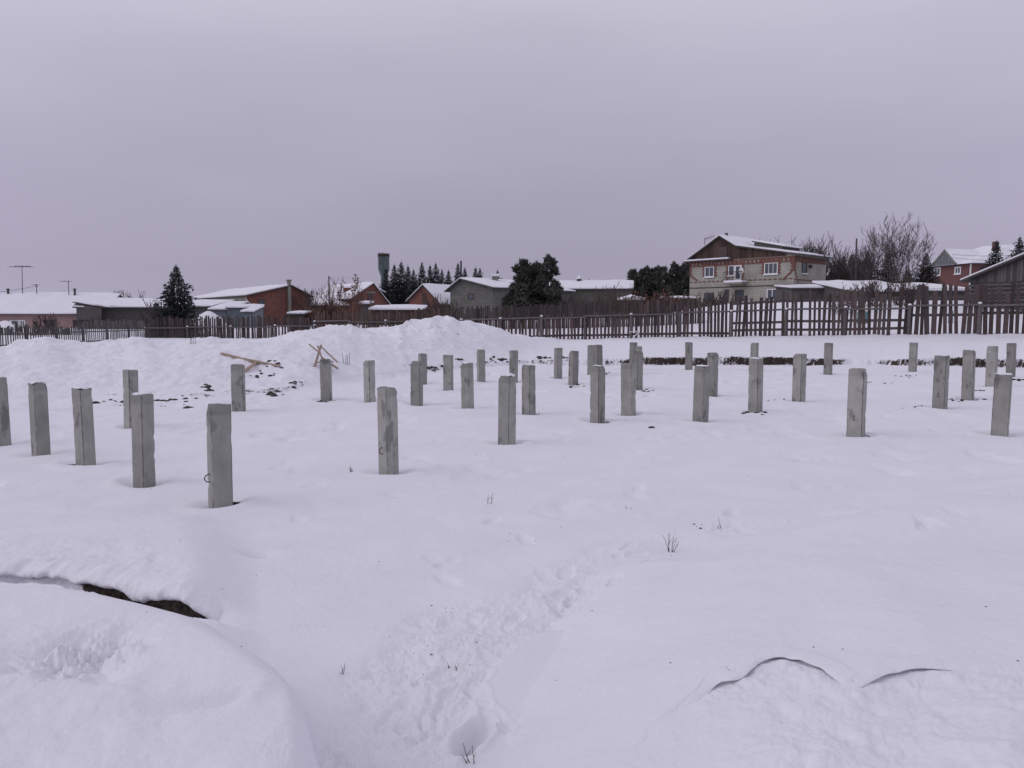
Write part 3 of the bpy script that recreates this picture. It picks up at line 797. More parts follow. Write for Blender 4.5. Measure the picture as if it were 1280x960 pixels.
# ---------- fences ----------
rngf = random.Random(3)
def fence_pt(px):
    y = float(np.interp(px, fence_px, fence_y)); z = terrain_z(XY(px, y, .8)[0], y)
    x = XY(px, y, z)[0]
    return Vector((x, y, z))
def zline(px):
    # foot of the fence along its line
    rows = np.interp(px, cr_px, cr_row)
    y = float(np.interp(px, fence_px, fence_y))
    if px >= 700: return zrow(float(rows), y)
    return float(np.interp(px, [180, 400, 560, 700], [-.05, .2, .35, zrow(424, 50)]))
def fence(name, label, cat, pxs, ph, railh, spec, postsp=2.9, pmat='picket', lower=None, post_top=None, rw=.12):
    """pxs: photo columns along the line; spec(px)->(spacing, width, height factor, tint)"""
    path_ = []
    for c in np.linspace(pxs[0], pxs[1], 200):
        y = float(np.interp(c, fence_px, fence_y)); z = zline(c); x = XY(c, y, z)[0]; path_.append((Vector((x, y, z)), c))
    L = [0]
    for a, b in zip(path_[:-1], path_[1:]): L.append(L[-1]+(Vector((b[0].x, b[0].y, 0))-Vector((a[0].x, a[0].y, 0))).length)
    L = np.array(L); xs = np.array([[*p.xyz, c] for p, c in path_])
    def at(s): return [float(np.interp(s, L, xs[:, k])) for k in range(4)]
    tot = L[-1]; n = int(tot/postsp); root = thing(name, at(tot/2)[:3], label, cat)
    step = tot/n; lastH = None
    for k in range(n+1):
        x, y, z, c = at(k*step); m = MB()
        q0 = Vector(at(max(0, k*step-.3))[:3]); q1 = Vector(at(min(tot, k*step+.3))[:3])
        dr = Vector((q1.x-q0.x, q1.y-q0.y, 0)).normalized(); nrm = Vector((dr.y, -dr.x, 0))
        if nrm.y > 0: nrm = -nrm
        g = .7+rngf.random()*.5; m.cur = (g, g*.95, g*.95)
        hh = railh+rngf.uniform(.0, .1)
        m.tube([Vector((x, y, z-.4))+nrm*.09, Vector((x, y, z+hh))+nrm*.09], [.10, .085], 7)
        po = m.build('post', M['rail'], root)
        if rngf.random() < .55:
            m = MB(); vs = Vector((x, y, z+hh))+nrm*.09
            m.tube([vs-Vector((0, 0, .005)), vs+Vector((0, 0, .05)), vs+Vector((0, 0, .085))], [.1, .095, .04], 7)
            m.build('snow_cap', M['snow'], po, True)
        if k == n: break
        # span
        m = MB(); s = k*step+.02; prev = rngf.uniform(-.05, .05)
        while s < (k+1)*step-.04:
            x, y, z, c = at(s); sp, w, hf, tint = spec(c)
            if rngf.random() < .02: s += sp; continue
            w *= rngf.uniform(.75, 1.25); h = ph*hf*rngf.uniform(.9, 1.06)
            if rngf.random() < .05: h *= rngf.uniform(.75, .95)
            lean = rngf.gauss(0, .025)
            q = Vector((x, y, z))
            g = rngf.uniform(.45, 1.35); m.cur = (g*tint[0]*rngf.uniform(.92, 1.12), g*tint[1], g*tint[2])
            up = (Vector((0, 0, 1))+dr*lean).normalized()
            m.obox(q+nrm*rngf.uniform(-.01, .01), dr, nrm, up, -w/2, w/2, -.012, .012, -.15, h)
            if rngf.random() < .3:   # pointed top
                o = q+up*h; m.face([o+dr*(-w/2)+nrm*.012, o+dr*(w/2)+nrm*.012, o+up*w*.5+nrm*.012]); m.face([o+dr*(w/2)-nrm*.012, o+dr*(-w/2)-nrm*.012, o+up*w*.5-nrm*.012])
            s += sp*rngf.uniform(.85, 1.15)
        if m.f: m.build('picket_panel', M[pmat], root)
        x0, y0, z0, c0 = at(k*step); x1, y1, z1, c1 = at((k+1)*step)
        st = rngf.uniform(-.06, .06)
        m = MB(); g = rngf.uniform(.7, 1.2); m.cur = (g, g, g)
        m.tube([Vector((x0, y0, z0+railh+st))+nrm*.1-dr*.1, Vector((x1, y1, z1+railh+st+rngf.uniform(-.04, .04)))+nrm*.1+dr*.1], [rw/2, rw/2*.85], 6)
        m.build('rail', M['rail'], root)
        if lower:
            for lh in lower((c0+c1)/2):
                m = MB(); m.cur = (.6, .55, .55)
                m.bar(Vector((x0, y0, z0+lh+rngf.uniform(-.04, .04)))-nrm*.04, Vector((x1, y1, z1+lh+rngf.uniform(-.04, .04)))-nrm*.04, .06, .14)
                m.build('lower_rail', M['rail'], root)
    return root
def spec_r(c):
    if c < 560: return (.165, .122, .97, (1.25, .98, .85))
    if c < 800: return (.26, .155, .72, (1.15, .95, .95))
    if c < 920: return (.23, .15, 1.0, (1.08, .96, .95))
    if c < 1120: return (.235, .155, 1.05, (1.06, .96, .95))
    return (.272, .195, 1.07, (1.06, .96, .95))
fence('picket_fence', 'long weathered picket fence with a pole rail running across behind the piles', 'fence', (395, 1420), 2.24, 1.42, spec_r,
      lower=lambda c: (.32, .78, 1.9) if (925 < c < 1115) else ((1.0, 1.85) if c > 1130 else ((.2,) if c > 640 else ())))
def spec_l(c):
    if c < 345: return (.148, .124, 1, (1.05, .97, .95))
    return (.30, .13, .95, (.9, .85, .9))
fence('picket_fence', 'dense grey brown picket fence below the big spruce at left', 'fence', (183, 395), 1.98, 1.12, spec_l, postsp=3.2)
# sparse picket fence, far left
def small_fence():
    pts = [(-110, 40), (0, 46), (185, 61)]
    root = None; rr = random.Random(12)
    a0 = Vector((*XY(-110, 38), 0)); a1 = Vector((*XY(186, 60), 0)); L = (a1-a0).length; dr = (a1-a0).normalized(); nrm = Vector((dr.y, -dr.x, 0))
    zf = lambda s: .12-.02*s/L*2
    root = thing('garden_fence', a0+dr*L/2, 'low sparse dark picket fence of thin stakes at the far left', 'fence')
    n = int(L/2.6)
    for k in range(n+1):
        m = MB(); q = a0+dr*(L*k/n); h = 1.55
        m.tube([q+Vector((0, 0, -.3)), q+Vector((0, 0, h))], [.07, .06], 5); m.build('post', M['dark_wood'], root)
        if k == n: break
        m = MB(); s = L*k/n
        while s < L*(k+1)/n:
            q = a0+dr*s; g = rr.uniform(.6, 1.1); m.cur = (g, g, g); h = rr.uniform(1.2, 1.5)
            m.obox(q-nrm*.05, dr, nrm, Vector((0, 0, 1)), -.035, .035, -.015, .015, -.2, h); s += .21*rr.uniform(.8, 1.2)
        m.build('picket_panel', M['dark_wood'], root)
        for hz_ in (.35, 1.0):
            m = MB(); m.bar(a0+dr*(L*k/n)+Vector((0, 0, hz_)), a0+dr*(L*(k+1)/n)+Vector((0, 0, hz_)), .04, .07); m.build('rail', M['dark_wood'], root)
small_fence()
def board_fence(label, line, mat, hrow, name='board_fence', tintc=(1, 1, 1), sp=.15, w=.14, zb=None):
    """line: (px, y) points; hrow: top rows at the points"""
    rr = random.Random(int(line[0][0])+5); P0 = [P(c, r, y) for (c, y), r in zip(line, hrow)]
    mid = P0[len(P0)//2]; root = thing(name, (mid.x, mid.y, terrain_z(mid.x, mid.y)), label, 'fence')
    for a, b in zip(P0[:-1], P0[1:]):
        L = math.hypot(b.x-a.x, b.y-a.y); dr = Vector((b.x-a.x, b.y-a.y, 0)).normalized(); nrm = Vector((dr.y, -dr.x, 0))
        n = max(1, int(L/3)); zsa = [terrain_z((a+(b-a)*k/n).x, (a+(b-a)*k/n).y) for k in range(n+1)]
        for k in range(n):
            m = MB(); s = L*k/n
            while s < L*(k+1)/n:
                q = a+(b-a)*(s/L); top = q.z+rr.uniform(-.16, .12)-(.35 if rr.random() < .04 else 0); zb_ = zsa[k]-.15
                g = rr.uniform(.5, 1.3); m.cur = (g*tintc[0], g*tintc[1], g*tintc[2])
                m.obox(Vector((q.x, q.y, 0)), dr, nrm, Vector((0, 0, 1)), -w/2, w/2, -.012, .012, zb_, top); s += sp*rr.uniform(.9, 1.12)
            m.build('board_panel', M[mat], root)
            q = a+(b-a)*(k/n); m = MB(); m.tube([Vector((q.x, q.y, zsa[k]-.2))-nrm*.08, Vector((q.x, q.y, q.z-.1))-nrm*.08], [.08, .08], 6); m.build('post', M['dark_wood'], root)
board_fence('dense dark brown board fence behind the picket fence in the middle', [(556,63),(640,60),(720,57.5),(800,55),(880,53)], 'picket_brown', [385,382,378.5,375,375.5], sp=.17, w=.125)
board_fence('old dark grey fence behind the sparse stakes below the pink house', [(-90,64),(0,66),(108,68)], 'dark_wood', [408,408,408], sp=.16, w=.12)
board_fence('dark grey plank wall at the back of the yard below the wooden shed', [(104,80),(150,79),(205,78)], 'dark_wood', [400,400,401])
board_fence('dark tangled board fence behind the right half of the picket fence', [(1035,58),(1100,57),(1150,56)], 'picket_brown', [371,370,371], sp=.19, w=.13)

# ---------- buildings ----------
class Wall:
    """vertical wall plane through two plan points"""
    def __init__(s, A, B): s.A = Vector((A[0], A[1], 0)); s.B = Vector((B[0], B[1], 0)); s.d = (s.B-s.A).normalized(); s.L = (s.B-s.A).length
    def hit(s, px, row):
        # intersect the pixel's ray with the plane
        k = (px-640)/F; r = -(row-480)/F
        D = Vector((k, CP+r*SP, -SP+r*CP))
        n = Vector((s.d.y, -s.d.x, 0)); t = (s.A-Vector((0, 0, 0))).dot(n)/D.dot(n)
        q = D*t; return (Vector((q.x, q.y, 0))-s.A).dot(s.d), q.z+HC
def house(name, label, cat, A, B, depth, zb, prof, axis, wallmat, roofmat='roofing', snow=.25, oh=.35, ohe=.3, group=None, gable=None, gz=None, snowside=None):
    """A,B plan points of the front; prof: [(coord, z)..] roof line along axis 'u' (front) or 'w' (depth)."""
    A = Vector((A[0], A[1], 0)); B = Vector((B[0], B[1], 0)); u = (B-A).normalized(); L = (B-A).length
    w = Vector((-u.y, u.x, 0)); 
    if w.y < 0 and abs(w.y) > abs(w.x): w = -w
    Z = Vector((0, 0, 1)); c = A+u*L/2+w*depth/2
    root = thing(name, (c.x, c.y, zb), label, cat, group)
    along, across, LA, LC = (u, w, L, depth) if axis == 'u' else (w, u, depth, L)
    # wall prism under the profile
    m = MB(); pts = [(0, zb)]+[(a, z) for a, z in prof]+[(LA, zb)]
    n = len(pts)
    f0 = [A+along*a+Z*z for a, z in pts]; f1 = [p+across*LC for p in f0]
    m.raw(f0+f1, [tuple(range(n))[::-1], tuple(range(n, 2*n))]+[(i, (i+1) % n, (i+1) % n+n, i+n) for i in range(n)])
    m.build('wall', M[wallmat], root)
    # roof slab and snow
    def slab(t0, t1, oa, oc, rnd=0, jit=0):
        m = MB(); pr = list(prof)
        (a0, z0), (a1, z1) = pr[0], pr[1]; sl = (z1-z0)/(a1-a0); pr[0] = (a0-oa, z0-sl*oa)
        (a0, z0), (a1, z1) = pr[-1], pr[-2]; sl = (z1-z0)/(a1-a0); pr[-1] = (a0+oa, z0+sl*oa)
        K = max(2, int(LC/1.2)) if jit else 1
        rr = random.Random(int(LC*10)+len(pr)); grid = []
        fine = []
        for (a0, z0), (a1, z1) in zip(pr[:-1], pr[1:]):
            nn = max(1, int(abs(a1-a0)/1.0)) if jit else 1
            for q in range(nn): fine.append((a0+(a1-a0)*q/nn, z0+(z1-z0)*q/nn))
        fine.append(pr[-1]); nf = len(fine); vs = []; fs = []
        for k in range(K+1):
            cc = -oc+(LC+2*oc)*k/K
            for i, (a, z) in enumerate(fine):
                e = 1.0
                if jit: e = .55 if (i in (0, nf-1) or k in (0, K)) else 1+mnoise.noise(Vector((a*.5, cc*.5, LC)))*.5
                ja = jit*.25*mnoise.noise(Vector((cc*.7, i*3., LA))) if jit and i in (0, nf-1) else 0
                vs.append(A+along*(a+ja)+across*cc+Z*(z+t0)); vs.append(A+along*(a+ja)+across*cc+Z*(z+t0+(t1-t0)*e))
        def I(k, i, s_): return (k*nf+i)*2+s_
        for k in range(K):
            for i in range(nf-1):
                fs.append((I(k, i, 1), I(k, i+1, 1), I(k+1, i+1, 1), I(k+1, i, 1))); fs.append((I(k, i, 0), I(k+1, i, 0), I(k+1, i+1, 0), I(k, i+1, 0)))
            for i in (0, nf-1): fs.append((I(k, i, 0), I(k, i, 1), I(k+1, i, 1), I(k+1, i, 0)))
        for k in (0, K):
            for i in range(nf-1): fs.append((I(k, i, 0), I(k, i+1, 0), I(k, i+1, 1), I(k, i, 1)))
        m.raw(vs, fs); return m
    rf = slab(.01, .12, oh, ohe).build('roof', M[roofmat], root)
    if snow: slab(.123, .12+snow, oh*.95, ohe*.9, jit=1).build('roof_snow', M['snow'], rf)
    root['_A'] = 0; del root['_A']
    return root, A, u, w, Z
def window(root, A, u, nrm, u0, u1, z0, z1, cols=2, fw=.07, frame='white', sill=True, name='window', transom=None):
    """opening on the plane through A along u; nrm points outwards"""
    Z = Vector((0, 0, 1)); g = MB(); g.obox(A, u, nrm, Z, u0, u1, .004, .02, z0, z1); po = g.build(name, M['glass'], root)
    m = MB()
    for a, b, c, d in ((u0-fw*.3, u0+fw, z0, z1), (u1-fw, u1+fw*.3, z0, z1), (u0+fw, u1-fw, z0, z0+fw), (u0+fw, u1-fw, z1-fw, z1)):
        m.obox(A, u, nrm, Z, a, b, .021, .06, c, d)
    for k in range(1, cols):
        x = u0+(u1-u0)*k/cols if not isinstance(cols, float) else u0; m.obox(A, u, nrm, Z, x-fw*.4, x+fw*.4, .023, .055, z0+fw, z1-fw)
    m.build('frame', M[frame], po)
    if sill:
        m = MB(); m.obox(A, u, nrm, Z, u0-.08, u1+.08, .021, .16, z0-.09, z0-.005); m.build('sill', M['snow'], po)
def winpx(root, W_, nrm, px0, px1, r0, r1, **k):
    a, z1 = W_.hit(px0, (r0)); b, z0 = W_.hit(px1, r1); _, z1b = W_.hit(px1, r0); _, z0a = W_.hit(px0, r1)
    window(root, W_.A, W_.d, nrm, a, b, (z0+z0a)/2, (z1+z1b)/2, **k)
    return a, b, (z0+z0a)/2, (z1+z1b)/2
def chimney(root, px, row0, row1, y, w, mat='redtrim', cap=True, name='chimney'):
    a = P(px, row0, y); b = P(px, row1, y); m = MB(); m.box(a.x-w/2, a.x+w/2, y-w/2, y+w/2, b.z-.3, a.z)
    ch = m.build(name, M[mat], root)
    if cap:
        m = MB(); m.box(a.x-w*.62, a.x+w*.62, y-w*.62, y+w*.62, a.z+.002, a.z+w*.25); m.build('snow_cap', M['snow'], ch)
def nout(u): 
    n = Vector((u.y, -u.x, 0)); return n if n.y < 0 else -n

# pink long house
yA = 88
a = P(-60, 391, yA); b = P(97, 391, yA+1)
ze = zrow(391.5, yA); zr = zrow(369, yA+5)
ro, A_, u_, w_, _ = house('long_house', 'long low pink house with thick snow on its roof at the far left', 'house', (a.x, a.y), (P(126, 391, yA+1.2).x, yA+1.2), 10, 0, [(0, ze), (5, zr), (10, ze)], 'w', 'pink', snow=.25, oh=.5, ohe=.2)
Wp = Wall((a.x, a.y), (P(126, 391, yA+1.2).x, yA+1.2)); nn = nout(u_)
for x0, x1 in ((13, 24.5), (24.5, 32)): winpx(ro, Wp, nn, x0, x1, 400, 411, cols=2, fw=.12, sill=False)
winpx(ro, Wp, nn, 59, 71, 399.5, 411, cols=2, fw=.1, frame='shutter', sill=False)
winpx(ro, Wp, nn, -20, -8, 400, 411, cols=2, fw=.12, sill=False)
m = MB(); q0, zt = Wp.hit(91, 400); q1, _ = Wp.hit(96, 400); m.obox(Wp.A, Wp.d, nn, Vector((0, 0, 1)), q0, q1, .01, .06, 0, zt); m.build('door', M['shutter'], ro)
for c in (10, 93.3):
    p0 = P(c, 362, yA+5); m = MB(); m.tube([(p0.x, p0.y, zr-.3), (p0.x, p0.y, p0.z)], [.13, .13], 8); ch = m.build('chimney_pipe', M['roofing'], ro)
    m = MB(); m.tube([(p0.x, p0.y, p0.z), (p0.x, p0.y, p0.z+.12)], [.2, .2], 8); m.build('rim', M['roofing'], ch)
# antennas
def antenna(px, rt, rb, y, arms, label):
    p0 = P(px, rb, y); p1 = P(px-.6, rt, y); root = thing('roof_antenna', p0, label, 'antenna', 'antennas over the long pink house')
    m = MB(); m.tube([p0-Vector((0, 0, .4)), p1], [.045, .035], 5); m.build('mast', M['steel'], root)
    m = MB()
    for (x0, x1, r) in arms: m.tube([P(x0, r, y), P(x1, r+.2, y)], [.03, .03], 4)
    a0 = P(arms[0][0], arms[0][2], y); a1 = P(arms[0][1], arms[0][2], y); n = max(3, int((a1-a0).length/.4))
    for k in range(n+1):
        q = a0+(a1-a0)*k/n; m.tube([q+Vector((0, -.5, 0)), q+Vector((0, .5, 0))], [.015, .015], 4)
    m.build('crossbar', M['steel'], root)
antenna(28, 332.5, 368, yA+5, [(12, 40, 333.5), (18, 38, 332.5)], 'tall antenna with a wide crossbar over the pink house roof')
antenna(46, 355, 368, yA+5, [(43, 48, 356), (44, 47.5, 358)], 'smallest antenna between the tall one and the second chimney pipe')
antenna(86, 351, 368, yA+5, [(76, 87.5, 351.5)], 'middle sized antenna beside the right chimney pipe of the pink house')
# wooden shed
yS = 80
a = P(96, 400, yS); b = P(206, 400, yS+3)
zt = zrow(384.5, yS)
ro, A_, u_, w_, _ = house('wooden_shed', 'dark weathered plank shed with snow-covered roof beside the pink house', 'shed', (a.x, a.y), (b.x, b.y), 9, -.1, [(0, zt), (5, zt+.85), (9, zt)], 'w', 'dark_wood', snow=.2, oh=.35)
m = MB(); m.hexa([P(90,378,yS-.1),P(132,385.5,yS-.2),P(132,385.5,yS+2),P(90,378,yS+2),P(91,377,yS-.1),P(132,384,yS-.2),P(132,384,yS+2),P(91,377,yS+2)]); m.build('lean_to_roof', M['roofing'], ro)
m = MB(); m.raw([P(95.8,380,yS-.06),P(95.8,400,yS-.06),P(127,400,yS-.06),P(127,385,yS-.06),P(95.8,380,yS+1),P(95.8,400,yS+1),P(127,400,yS+1),P(127,385,yS+1)],[(0,1,2,3),(7,6,5,4),(0,3,7,4),(0,4,5,1),(2,6,7,3)]); m.cur=(1,1,1); m.build('side_wall', M['dark_wood'], ro)
m = MB(); m.hexa([P(92,377.4,yS+2),P(136,384,yS-.3),P(160,384,yS+4),P(126,374,yS+5),P(92,376.8,yS+2),P(136,382,yS-.3),P(160,381,yS+4),P(126,369,yS+5)]); m.build('roof_snow', M['snow'], ro)
# big workshop: grey long side, red gable
yW = 95
A0 = Vector((*XY(309, yW, 4), 0)); B0 = A0+Vector((.79, .61, 0)).normalized()*8.2
zl = zrow(369.5, yW)
L = (Vector((B0.x, B0.y))-Vector((A0.x, A0.y))).length
zap = zrow(357.5, yW+3.3); zrr = zrow(370.5, yW+5)
Wf = Wall((A0.x, A0.y), (B0.x, B0.y))
ap, _ = Wf.hit(363, 360)
ro, A_, u_, w_, _ = house('brick_workshop', 'large red brick gabled workshop with grey side wall and tall grey flue', 'building', (A0.x, A0.y), (B0.x, B0.y), 25, -.2, [(0, zl), (ap, zap), (L, zrr)], 'u', 'brick_red', snow=.22, oh=.3, ohe=.5)
nn = nout(u_); Z = Vector((0, 0, 1))
m = MB(); m.obox(A_-u_*.03, u_, w_, Z, -.02, .02, -.01, 25.01, -.2, zl-.02); m.build('side_render', M['grey_wall'], ro)
winpx(ro, Wf, nn, 323, 331, 374.5, 380.5, cols=1, fw=.1, frame='shutter', sill=False)
for x0, x1, r0, r1 in ((345,353,375,381),(370,376,375,381)):
    a0, z1 = Wf.hit(x0, r0); a1, z0 = Wf.hit(x1, r1); m = MB(); m.obox(Wf.A, Wf.d, nn, Z, a0, a1, .003, .04, z0, z1); m.build('bricked_window', M['brick_red'], ro)
q, zt = Wf.hit(360, 351.5); q2, zb2 = Wf.hit(360, 395); m = MB(); m.obox(Wf.A, Wf.d, nn, Z, q-.18, q+.2, .05, .45, 0.5, zt); ch = m.build('flue', M['grey_wall'], ro)
m = MB(); m.obox(Wf.A, Wf.d, nn, Z, q-.28, q+.3, -.02, .52, zt+.002, zt+.18); m.build('cap', M['grey_wall'], ch)
m = MB(); q, zt = Wf.hit(312.3, 375); m.tube([Wf.A+Wf.d*(q)+nn*.1+Z*0.1, Wf.A+Wf.d*q+nn*.1+Z*(zt-.5), Wf.A+Wf.d*(q-.5)+nn*.1+Z*(zt+.1)], [.07]*3, 6); m.build('downpipe', M['white'], ro)
# low metal garages
def lowshed(name, label, cat, px0, px1, rt, y, mat, rise=.3, depth=4, snow=.25, y2=None, zb=-.1, rt2=None, group=None):
    a = P(px0, rt, y); b = P(px1, rt, y2 or y); zt = a.z; zt2 = zrow(rt2 or rt, y2 or y)
    r_, A_, u_, w_, _ = house(name, label, cat, (a.x, a.y), (b.x, b.y), depth, zb, [(0, zt), (depth, zt+rise)], 'w', mat, snow=snow, oh=.2, ohe=.15, group=group)
    return r_
g1 = lowshed('metal_garage', 'blue grey metal garage with snowy roof left of the brick workshop', 'garage', 284, 305, 386, 78, 'green_metal', depth=6)
lowshed('metal_garage', 'pale blue lean-to with a sloping snowy roof, between spruce and garage', 'garage', 262, 283, 388, 80, 'green_metal', depth=6, rise=.8)
lowshed('low_shed', 'low dark shed with long snow-covered roof right behind the big spruce', 'shed', 212, 266, 384, 84, 'dark_wood', depth=6, rise=.7)
lowshed('low_shed', 'little sloping snow-covered shed at the left foot of the workshop', 'shed', 303, 316, 391, 77, 'green_metal', depth=3, rise=.5)
lowshed('log_hut', 'small brown wooden hut with rounded snow roof behind the left fence', 'hut', 361, 379, 393.5, 66, 'gable_wood', depth=2.2, rise=.12, snow=.22)
# brick house with big snowy roof
yH = 100
a = P(441, 385, yH); b = P(484, 385, yH+3); Wf = Wall((a.x, a.y), (b.x, b.y)); L = Wf.L
ap, _ = Wf.hit(466, 357)
ro, A_, u_, w_, _ = house('brick_house', 'red brick house with broad snowy roof left of the water tower', 'house', (a.x, a.y), (b.x, b.y), 12, -.2, [(0, zrow(372, yH)), (ap, zrow(355, yH+1.5)), (L, zrow(378, yH+3))], 'u', 'brick_red', snow=.2, oh=.5, ohe=.3)
# broad roof to its left
a2 = P(388, 383, yH+2); b2 = P(441, 380, yH+1)
ro2, A2, u2, w2, _ = house('low_brick_annex', 'low brick house under a wide snow roof, behind the brown-leaved bush', 'house', (a2.x, a2.y), (b2.x, b2.y), 12, -.2, [(0, zrow(382, yH+2)), (7, zrow(359, yH+8)), (12, zrow(366, yH+12))], 'w', 'brick_red', snow=.25, oh=.3)
nn = nout(Wf.d); a0, z1 = Wf.hit(459, 367); a1, z0 = Wf.hit(467, 380)
m = MB(); m.obox(Wf.A, Wf.d, nn, Z, a0, a1, .003, .04, z0, z1); dd = m.build('door', M['shutter'], ro)
a0, z1 = Wf.hit(457, 364.5); a1, z0 = Wf.hit(469, 366.5); m = MB(); m.obox(Wf.A, Wf.d, nn, Z, a0, a1, .003, .08, z0, z1); m.build('lintel', M['grey_wall'], dd)
chimney(ro2, 434, 360, 368, yH+4, .9, 'brick_red', True)
# utility pole
def pole(px, rt, rb, y, label, r=.12, name='utility_pole'):
    a = P(px, rt, y); m = MB(); m.tube([(a.x, y, -.3 if y < 90 else -.3), (a.x-.05, y, a.z)], [r, r*.75], 7)
    root = thing(name, (a.x, y, 0), label, 'pole'); m.build('shaft', M['dark_wood'], root)
    m = MB(); m.tube([(a.x-.1, y, a.z-.5), (a.x-.3, y, a.z-.35)], [.03, .03], 4); m.build('insulator', M['white'], root)
pole(411.5, 345, 375, 92, 'slender utility pole in front of the broad snowy roof', .1)
pole(1071.5, 298, 355, 72, 'tall dark utility pole between the brick house and the bare tree', .1)
pole(576.5, 326, 350, 150, 'thin pole beside the last spruce of the row', .25)
# water tower
yT = 130
c0 = P(479.5, 321, yT); s = yT/F
root = thing('water_tower', (c0.x, c0.y, 0), 'tall grey green water tower with a railed tank on a narrower shaft', 'water tower')
zt = zrow(321.5, yT); z1 = zrow(337, yT); z2 = zrow(345, yT); rT = 7.0*s; rS = 3.9*s
m = MB(); m.tube([(c0.x, c0.y, z2-.05), (c0.x, c0.y, z1), (c0.x, c0.y, zt)], [rS, rT, rT], 20); m.build('tank', M['tower'], root)
m = MB(); m.tube([(c0.x, c0.y, -.3), (c0.x, c0.y, z2)], [rS, rS], 16); m.build('shaft', M['tower'], root)
m = MB(); m.tube([(c0.x, c0.y, zt+.02), (c0.x, c0.y, zt+.3)], [rT*.98, rT*.93], 20); m.build('roof_snow', M['snow'], root)
m = MB()
for hh in (.45*s*2, 2*s*1.0, 4*s*.95):
    pts = [(c0.x+rT*math.cos(t*PI/10), c0.y+rT*math.sin(t*PI/10), zt+hh) for t in range(21)]; m.tube(pts, [.075]*21, 4)
for t in range(10):
    x_, y_ = c0.x+rT*math.cos(t*PI/5), c0.y+rT*math.sin(t*PI/5); m.tube([(x_, y_, zt), (x_, y_, zt+4*s)], [.05, .05], 4)
m.build('railing', M['steel'], root)
m = MB()
for dx in (-.25, .25): m.tube([(c0.x+dx-rT*.3, c0.y-rT*.98, z1), (c0.x+dx-rT*.3, c0.y-rT*.98, zt+.8)], [.04, .04], 4)
m.build('ladder', M['steel'], root)
# small brick house
y_ = 92
a = P(512, 392, y_); b = P(551, 392, y_-2); Wf = Wall((a.x, a.y), (b.x, b.y)); ap, _ = Wf.hit(530, 360)
ro, A_, u_, w_, _ = house('brick_house', 'small red brick gabled house with snowy roof beside the long grey building', 'house', (a.x, a.y), (b.x, b.y), 9, -.2, [(0, zrow(375, y_)), (ap, zrow(357, y_-1)), (Wf.L, zrow(379, y_-2))], 'u', 'brick_red', snow=.2, oh=.35, ohe=.35)
nn = nout(Wf.d); a0, z1 = Wf.hit(528, 367); a1, z0 = Wf.hit(533.5, 381); m = MB(); m.obox(Wf.A, Wf.d, nn, Z, a0, a1, .003, .05, z0, z1); m.build('door', M['gable_wood'], ro)
lowshed('long_shed', 'long low shed with a thick flat snow roof below the spruce row', 'shed', 463, 527, 388.5, 72, 'gable_wood', depth=3.5, rise=.3, snow=.3)
lowshed('low_shed', 'tiny dark outhouse with snow on top left of the long low shed', 'shed', 449, 461, 381, 78, 'dark_wood', depth=2, rise=.15, snow=.3)
# long grey block building
y_ = 85
a = P(563, 395, y_+4); b = P(616, 395, y_); Wf = Wall((a.x, a.y), (b.x, b.y)); ap, _ = Wf.hit(578, 350)
ro, A_, u_, w_, _ = house('grey_barn', 'long grey block barn with gable end and snowy roof behind the two pines', 'building', (a.x, a.y), (b.x, b.y), 15, -.2, [(0, zrow(362, y_+4)), (ap, zrow(349.5, y_+3)), (Wf.L, zrow(359.5, y_))], 'u', 'block', snow=.2, oh=.5, ohe=.5)
nn = nout(Wf.d); winpx(ro, Wf, nn, 585, 592, 367, 374.5, cols=1, fw=.1, frame='shutter', sill=False)
r_ = thing('roof_vent', P(619, 352, y_+6), 'square grey roof vent with snow on top above the grey barn', 'vent', 'roof vents on the grey barns')
m = MB(); q = P(619, 345.5, y_+6); m.box(q.x-.35, q.x+.35, q.y-.3, q.y+.3, q.z-.9, q.z); m.build('vent_box', M['grey_wall'], r_); m = MB(); m.box(q.x-.5, q.x+.5, q.y-.45, q.y+.45, q.z+.003, q.z+.3); m.build('snow_cap', M['snow'], r_)
y_ = 100
a = P(660, 395, y_); b = P(789, 395, y_-2)
ro, *_r = house('grey_barn', 'long low grey barn with snowy roof right of the two pines', 'building', (a.x, a.y), (b.x, b.y), 11, -.2, [(0, zrow(362, y_)), (5.5, zrow(353.5, y_+5)), (11, zrow(361, y_+10))], 'w', 'block', snow=.22, oh=.4)
r_ = thing('roof_vent', P(724, 354, y_+4), 'small lantern vent capped with snow on the right-hand barn roof', 'vent', 'roof vents on the grey barns')
m = MB(); q = P(724, 348.5, y_+4); m.box(q.x-.3, q.x+.3, q.y-.3, q.y+.3, q.z-1, q.z); m.build('vent_box', M['dark_wood'], r_); m = MB(); m.tube([q, q+Z*.45], [.45, .08], 4); m.build('snow_cap', M['snow'], r_)
for c, rt in ((745,350.5), (756,351)):
    q = P(c, rt, y_+5); m = MB(); m.tube([(q.x, q.y, q.z-.9), (q.x, q.y, q.z)], [.16, .16], 7); ch = m.build('chimney_pipe', M['roofing'], ro)

# ---- two storey house (hero) ----
Ac = (XY(862, 78, 5)); Bc = (XY(992, 70, 5))
A2_ = Vector((Ac[0], Ac[1], 0)); B2_ = Vector((Bc[0], Bc[1], 0)); W1 = Wall(A2_, B2_)
def zon(px, row): return W1.hit(px, row)
L1 = W1.L
eL = zon(862.5, 327)[1]; eR = zon(992, 320)[1]
eL = eR = (eL+eR)/2
apx, apz = zon(901, 296.2); kx, kz = zon(921, 308.5)
ro, A_, u_, w_, _ = house('two_storey_house', 'two-storey pale brick house with red brick trim, wooden gable and snowy roof', 'house', A2_, B2_, 6.4, .5,
    [(0, eL+.25), (apx, apz), (kx, kz), (L1, eR+.12)], 'u', 'brick_grey', snow=.16, oh=.55, ohe=.35)
nn = nout(u_)
Zv = Vector((0, 0, 1))
